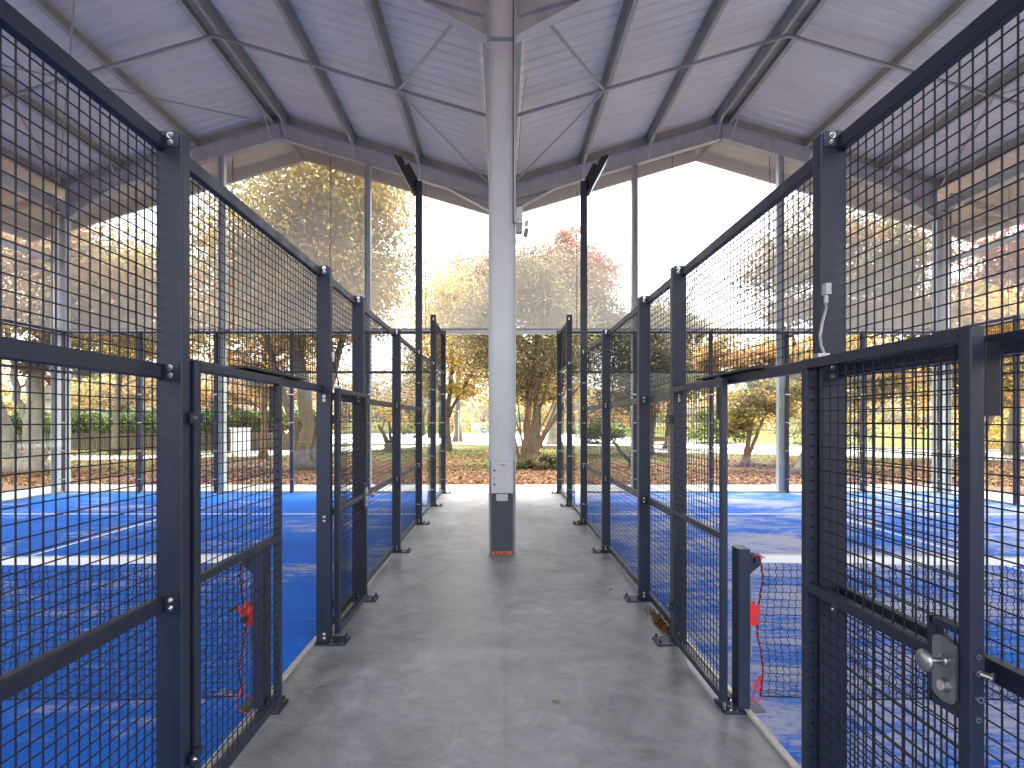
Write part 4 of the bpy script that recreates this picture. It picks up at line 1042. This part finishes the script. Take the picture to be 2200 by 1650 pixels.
tree('dark red tree at the outer edge behind the sand-streaked court', 27.5, 29.0,
     [[(0,0,-.05,.3),(0,0,3,.24),(.2,0,7,.14),(.4,0,12,.05)]],
     [(28.0,29,10.4,2.6,2.2,2.2),(26.2,29,8.4,2.0,1.8,1.6),(29.4,29,8.0,2.4,2.0,1.8),(27.6,29,6.6,2.2,1.8,1.2)], [(.20,.06,.045),(.28,.08,.05),(.24,.11,.05),(.14,.10,.05)], 18000, .115, 'bark', group='trees in the park', cl=40, spread=.36, fine=1)
tree('tree with dark bare trunk and grey-green crown on the far lawn', 11.2, 36.0,
     [[(0,0,-.05,.30),(0,0,1.8,.22),(.1,0,4.5,.16),(0,0,8,.05)]],
     [(11.2,36,5.6,2.8,2.2,1.8),(9.4,36,4.6,1.8,1.6,1.4),(13.0,36,4.8,2.0,1.8,1.4),(11.4,36,8.0,2.0,1.8,1.4)], OLI+[(.26,.19,.07)], 15000, .125, 'bark', group='trees in the park', cl=40, spread=.36)
# pruned stump with two upright limbs, and a fallen limb
t = thing('tree_stump', 'pruned dark stump with two forked upright limbs on the lawn', 'stump', (-6.9, 33.5, -.05))
b = MB(); limb(b, (-6.9,33.5,-.1), (-6.9,33.5,.45), .42, .34, 9, .02, 4); limb(b, (-7.05,33.5,.4), (-7.6,33.5,1.6), .17, .09, 7, .05, 5); limb(b, (-6.8,33.5,.4), (-6.95,33.5,1.75), .13, .07, 7, .05, 5); limb(b, (-6.7,33.5,.4), (-6.3,33.5,1.0), .12, .07, 7, .05, 4); limb(b, (-7.4,33.5,1.2), (-7.2,33.5,1.9), .06, .04, 6, .05, 4)
b.build('trunk', M['bark'], t, True)
t = thing('tree_stump', 'leaning dark stump with a low side limb beyond the sandy court', 'stump', (5.3, 21.5, -.05))
b = MB(); limb(b, (5.35,21.5,-.1), (5.35,21.5,.9), .27, .20, 9, .03, 5); limb(b, (5.2,21.5,.15), (4.45,21.5,1.0), .13, .05, 7, .05, 5); limb(b, (5.4,21.5,.8), (5.75,21.5,2.6), .15, .08, 7, .05, 5); limb(b, (5.3,21.5,.8), (5.15,21.5,2.4), .10, .05, 7, .05, 5)
b.build('trunk', M['bark'], t, True)
# ivy clump by the olive shrub
P, C, cen = blob_leaves([(1.5,20.6,.12,.75,.5,.32),(.75,20.7,.1,.6,.4,.24),(1.95,20.7,.15,.45,.4,.28)], 3800, [(.035,.05,.02),(.06,.075,.03),(.09,.10,.05),(.14,.10,.06)], 30, .4)
P[:,2] = np.maximum(P[:,2], -.04); tag(leaf_mesh('shrub', P, .05, C, M['leaf']), 'low dark evergreen clump beneath the many-stemmed shrub tree', 'shrub')
# hedge with a brushwood screen
t = thing('hedge', 'long clipped green hedge behind the path, left of the corridor', 'hedge', (-22, 35, 0))
bl = [(-34+i*1.35, 35.0+.02*i, 1.35+.1*math.sin(i*1.7), 1.0, .55, 1.15) for i in range(17)]
bl = [(a,b_,1.45,1.0,.5,1.0) for a,b_,c_,d_,e_,f_ in bl]
P, C, cen = blob_leaves(bl, 36000, GRE, 26, .75); P[:,2] = np.where(P[:,2] > 2.5, 2.5-.4*rng.random(len(P)), P[:,2]); P[:,2] = np.maximum(P[:,2], .02); leaf_mesh('foliage', P, .10, C, M['leaf'], t)
b = MB()
for i in range(150):
    x = -34.5+i*.155; b.bar((x+random.uniform(-.02,.02),34.3,0),(x+random.uniform(-.05,.05),34.3,1.05+random.uniform(-.1,.1)), .07, .03, (0,1,0))
b.box(-34.5,-11.2,34.33,34.36,0,1.0); o = b.build('brushwood_screen', M['bark'], t)
# pale house behind the hedge
t = thing('house', 'pale plastered house with brown tiled roof behind the hedge', 'house', (-32, 58, 0))
b = MB(); b.box(-46,-24,54,64,0,4.0); w = b.build('wall', M['plaster'], t)
b = MB(); poly = [(-46.6,4.0),(-23.4,4.0),(-26.5,6.6),(-43.5,6.6)]; b.prism(poly, 53.4, 64.6); b.build('roof', M['tile'], t)
for x in (-43,-38.5,-34,-29.5):
    b = MB(); b.box(x-.75,x+.75,53.93,53.99,1.2,3.2); b.box(x-.05,x+.05,53.90,53.93,1.2,3.2,1); b.build('window', [M['dark_glass'], M['signwhite']], t)
b = MB(); b.cbox(-15.2,-14.2,30.35,30.6,0,1.35,.03); b.box(-15.25,-14.15,30.3,30.65,1.35,1.42)
tag(b.build('utility_box', M['signwhite']), 'white utility box standing by the pale path before the hedge', 'utility box')
# low wall, small far buildings over the plaza
# street furniture in the far plaza
for x, y, h, lab in ((-3.75,47.5,2.6,'thin grey lamp post on the plaza beside the yellow trunk'), (-2.62,47.5,3.6,'thin grey lamp post on the plaza near the wooden frame')):
    t = thing('lamp_post', lab, 'lamp post', (x,y,0), 'lamp posts on the plaza')
    b = MB(); b.tube([(x,y,-.05),(x,y,h)], [.055,.045], 8); b.build('pole', M['brace'], t)
    b = MB(); b.tube([(x,y,h),(x,y,h+.10),(x,y,h+.14)], [.11,.13,.02], 10); b.build('lamp_head', M['brace'], t)
t = thing('wooden_frame', 'pale wooden swing frame at the back of the plaza', 'play frame', (-4.2,60,0))
for x in (-5.2,-3.1): 
    b = MB(); b.box(x-.07,x+.07,59.93,60.07,-.05,2.1); b.build('post', M['wood'], t)
b = MB(); b.box(-5.4,-2.9,59.92,60.08,2.1,2.25); b.build('crossbar', M['wood'], t)
t = thing('road_sign', 'round blue road sign with white arrow pointing right', 'road sign', (-1.50,46.5,0))
b = MB(); b.tube([(-1.30,46.55,-.05),(-1.30,46.55,2.3)], .03, 8); b.tube([(-1.30,46.52,1.0),(-1.5,46.52,1.0)], .02, 6); b.build('pole', M['brace'], t)
b = MB(); b.tube([(-1.5,46.5,1.0),(-1.5,46.48,1.0)], .27, 28, 1); b.tube([(-1.5,46.48,1.0),(-1.5,46.472,1.0)], .25, 28, 0)
b.box(-1.64,-1.44,46.464,46.471,.972,1.028,1); b.prism([(-1.46,.88),(-1.34,1.0),(-1.46,1.12),(-1.50,1.08),(-1.44,1.0),(-1.50,.92)], 46.464, 46.471, 1); b.build('sign_disc', [M['signblue'], M['signwhite']], t)
t = thing('road_sign', 'round white road sign seen beside the blue arrow sign', 'road sign', (-2.2,49,0))
b = MB(); b.tube([(-2.2,49.05,-.05),(-2.2,49.05,1.6)], .03, 8); b.build('pole', M['brace'], t); b = MB(); b.tube([(-2.2,49,1.35),(-2.2,48.98,1.35)], .30, 24); b.build('sign_disc', M['signwhite'], t)
t = thing('park_bench', 'weathered wooden bench on the lawn beyond the corridor fence', 'bench', (9.0,31.0,0))

for nm, (x0,x1,y0,y1,z0,z1) in (('seat',(8.2,9.8,30.8,31.25,.42,.47)),('backrest',(8.2,9.8,31.25,31.3,.6,.9))):
    b = MB(); b.cbox(x0,x1,y0,y1,z0,z1,.01,axis='x'); b.build(nm, M['wood'], t)
for x in (8.35,9.65):
    b = MB(); b.box(x-.04,x+.04,30.85,31.25,-.05,.415); b.box(x-.04,x+.04,31.20,31.245,.415,.9); b.build('leg', M['brace'], t)

# far woods closing the view ahead, plus a row added behind, one mass
blobs = []
for i in range(70):
    a = R(12+156*i/69); d = random.uniform(88,125); h = random.uniform(3.5,7.5)
    if 80 < math.degrees(a) < 100: h *= .8
    blobs.append((math.cos(a)*d, math.sin(a)*d, h*.8, random.uniform(5,8), 4, h))
for i in range(34):  # unseen row behind the camera, added to block low sky light
    a = R(190+160*i/33); d = random.uniform(32,42); h = random.uniform(2.2,4)
    blobs.append((math.cos(a)*d, math.sin(a)*d, h*.8, random.uniform(3,5), 3, h))
P, C, cen = blob_leaves(blobs, 56000, YEL+OLI+OLI+ORA+PINK, 9, .5); P[:,2] = np.maximum(P[:,2], 0)
o = leaf_mesh('woods', P, .36, C, M['leaf']); tag(o, 'distant autumn woods round the park, with an added unseen row behind the camera', 'woods', None, 'stuff')
# shrubs along the right lawn
for k,(x,y,r,h,pal,lab) in enumerate(((17.5,44,2.6,2.0,GRE,'green bush at the back of the bright lawn'),(24,42,3.0,2.4,OLI,'wide grey-green bush at the end of the lawn'),(33,38,3.2,2.6,YGR,'yellowish bush beside the bend of the road'),(7.6,44,2.0,1.6,GRE,'rounded green bush beside the plaza edge'),(-8.5,60,2.6,1.6,GRE,'low green bush at the back of the plaza'))):
    P, C, cen = blob_leaves([(x,y,h*.6,r,r*.7,h*.75),(x+r*.6,y,h*.45,r*.7,r*.6,h*.55)], 2600, pal, 22, .4); P[:,2] = np.maximum(P[:,2],0)
    tag(leaf_mesh('bush', P, .13, C, M['leaf']), lab, 'bush', 'bushes in the park')
# leaf litter
n = 34000
yy = 15.25+rng.random(n)**1.55*21; xx = (rng.random(n)-.5)*(34+ (yy-15)*2.2); keep = np.ones(n,bool)
pos = np.stack([xx,yy,-.042+rng.random(n)*.03],1)
pal = np.array([(.10,.05,.028),(.15,.078,.042),(.07,.036,.022),(.20,.12,.065),(.22,.135,.055),(.05,.027,.018)]); col = pal[rng.integers(0,len(pal),n)]*(.7+.6*rng.random((n,1)))
o = leaf_mesh('fallen_leaves', pos, .060, col, M['litter'], None, .55); tag(o, 'brown fallen leaves covering the ground outside the slab', 'leaf litter', None, 'stuff')
# grass blades where the lawn meets the leaves
n = 16000; yy = 17+rng.random(n)*26; xx = (rng.random(n)-.5)*(30+(yy-15)*2.4)
keep = (np.sin(xx*.35+1.3)+np.sin(yy*.5+xx*.2)+rng.normal(size=n)*.6) > .1; xx, yy = xx[keep], yy[keep]; n = len(xx)
pos = np.stack([xx,yy,-.03+rng.random(n)*.03],1); pal = np.array([(.045,.066,.015),(.075,.092,.024),(.105,.11,.038)]); col = pal[rng.integers(0,3,n)]*(.8+.5*rng.random((n,1)))
o = leaf_mesh('grass', pos, .06, col, M['litter'], None, .0, .2); tag(o, 'short yellow-green grass tufts among the fallen leaves', 'grass', None, 'stuff')

# dry leaves lying on the slab, each its own thing
def dry_leaf(x, y, sz, rot, label, z=0.0):
    b = MB(); pts = [(-1,0),(-.55,.30),(-.35,.16),(-.1,.62),(.12,.25),(.5,.46),(.45,.12),(1,.05),(.45,-.12),(.45,-.42),(.1,-.24),(-.15,-.55),(-.35,-.18),(-.6,-.25)]
    vs = [(0,0,.10*sz)]
    for i,(a,c) in enumerate(pts):
        ca, sa = math.cos(rot), math.sin(rot); vs.append((sz*(a*ca-c*sa), sz*(a*sa+c*ca), .012*sz+(abs(c)*.55+.15*(i%3))*sz*.5))
    b.add(vs, [(0,i+1,(i+1)%len(pts)+1) for i in range(len(pts))])
    b.tube([(vs[1][0],vs[1][1],vs[1][2]),(vs[1][0]*1.6,vs[1][1]*1.6,.01*sz)], .02*sz, 4)
    o = b.build('fallen_leaf', M['glassleaf']); o.location = (x,y,z+.002); tag(o, label, 'leaf', 'dry leaves on the concrete')
dry_leaf(-1.205, 3.62, .030, .6, 'curled brown leaf on the concrete beside the closed gate')
dry_leaf(.345, 3.43, .034, 2.6, 'flat brown leaf in the middle of the corridor floor')
dry_leaf(.60, 11.5, .03, .4, 'tiny dark leaf on the floor right of the steel column')
dry_leaf(.62, 7.0, .03, 1.4, 'tiny brown leaf on the floor in front of the column, right side')
dry_leaf(-.48, 7.85, .035, 2.2, 'small brown leaf on the floor left of the column')
dry_leaf(1.16, 5.72, .045, 1.0, 'orange leaf beside a base plate of the right fence')
dry_leaf(-1.30, 11.30, .07, 1.0, 'pale dry leaf against the glass wall base plate')
dry_leaf(.92, 4.75, .022, .2, 'speck-sized leaf on the floor near the right fence')
n = 420; ang = rng.random(n); pos = np.stack([1.40+rng.normal(size=n)*.03, 4.72+rng.normal(size=n)*.16, .006+np.abs(rng.normal(size=n))*.012],1)
p2 = np.stack([1.34+rng.normal(size=80)*.03, 9.35+rng.normal(size=80)*.06, .03+np.abs(rng.normal(size=80))*.02],1); pos = np.concatenate([pos,p2]); n = len(pos)
col = np.array([(.26,.13,.05),(.18,.08,.035)])[rng.integers(0,2,n)]*(.7+.6*rng.random((n,1)))
o = leaf_mesh('leaf_debris', pos, .018, col, M['litter'], None, .2, .3); tag(o, 'drift of dry needles and leaves along the right fence foot', 'leaf litter', None, 'stuff')

# ------------------------------------------------------------------ light, sky, camera
EL, RO = R(76), R(35)
w = bpy.data.worlds.new('World'); SC.world = w; w.use_nodes = True; nt = w.node_tree
bg = nt.nodes['Background']; sky = nt.nodes.new('ShaderNodeTexSky'); sky.sky_type = 'NISHITA'; sky.sun_disc = False
sky.sun_elevation = EL; sky.sun_rotation = RO; sky.air_density = 1.0; sky.dust_density = 6.0; sky.ozone_density = 1.0
hs = nt.nodes.new('ShaderNodeHueSaturation'); hs.inputs['Saturation'].default_value = .30
nt.links.new(sky.outputs[0], hs.inputs['Color']); nt.links.new(hs.outputs[0], bg.inputs['Color']); bg.inputs['Strength'].default_value = .15
sun = bpy.data.lights.new('sun', 'SUN'); sun.energy = .5; sun.angle = R(40); sun.color = (1,.96,.9)
so = bpy.data.objects.new('sun', sun); COL.objects.link(so)
dirv = Vector((math.sin(RO)*math.cos(EL), math.cos(RO)*math.cos(EL), math.sin(EL)))
so.rotation_euler = dirv.to_track_quat('Z','Y').to_euler(); so.location = (0,0,40)

cam = bpy.data.cameras.new('camera'); co = bpy.data.objects.new('camera', cam); COL.objects.link(co)
co.location = (0,0,1.785); co.rotation_euler = (R(90),0,0); cam.sensor_width = 36; cam.lens = 19.0
cam.shift_x = 23/2200; cam.shift_y = 80/2200; cam.clip_start = .05; cam.clip_end = 3000
SC.camera = co
SC.view_settings.view_transform = 'Standard'; SC.view_settings.look = 'None'; SC.view_settings.exposure = 3.42; SC.view_settings.gamma = 1
cy = SC.cycles
cy.max_bounces = 10; cy.diffuse_bounces = 6; cy.glossy_bounces = 4; cy.transmission_bounces = 6; cy.transparent_max_bounces = 48
cy.use_denoising = True; cy.use_adaptive_sampling = False; cy.sample_clamp_indirect = 6
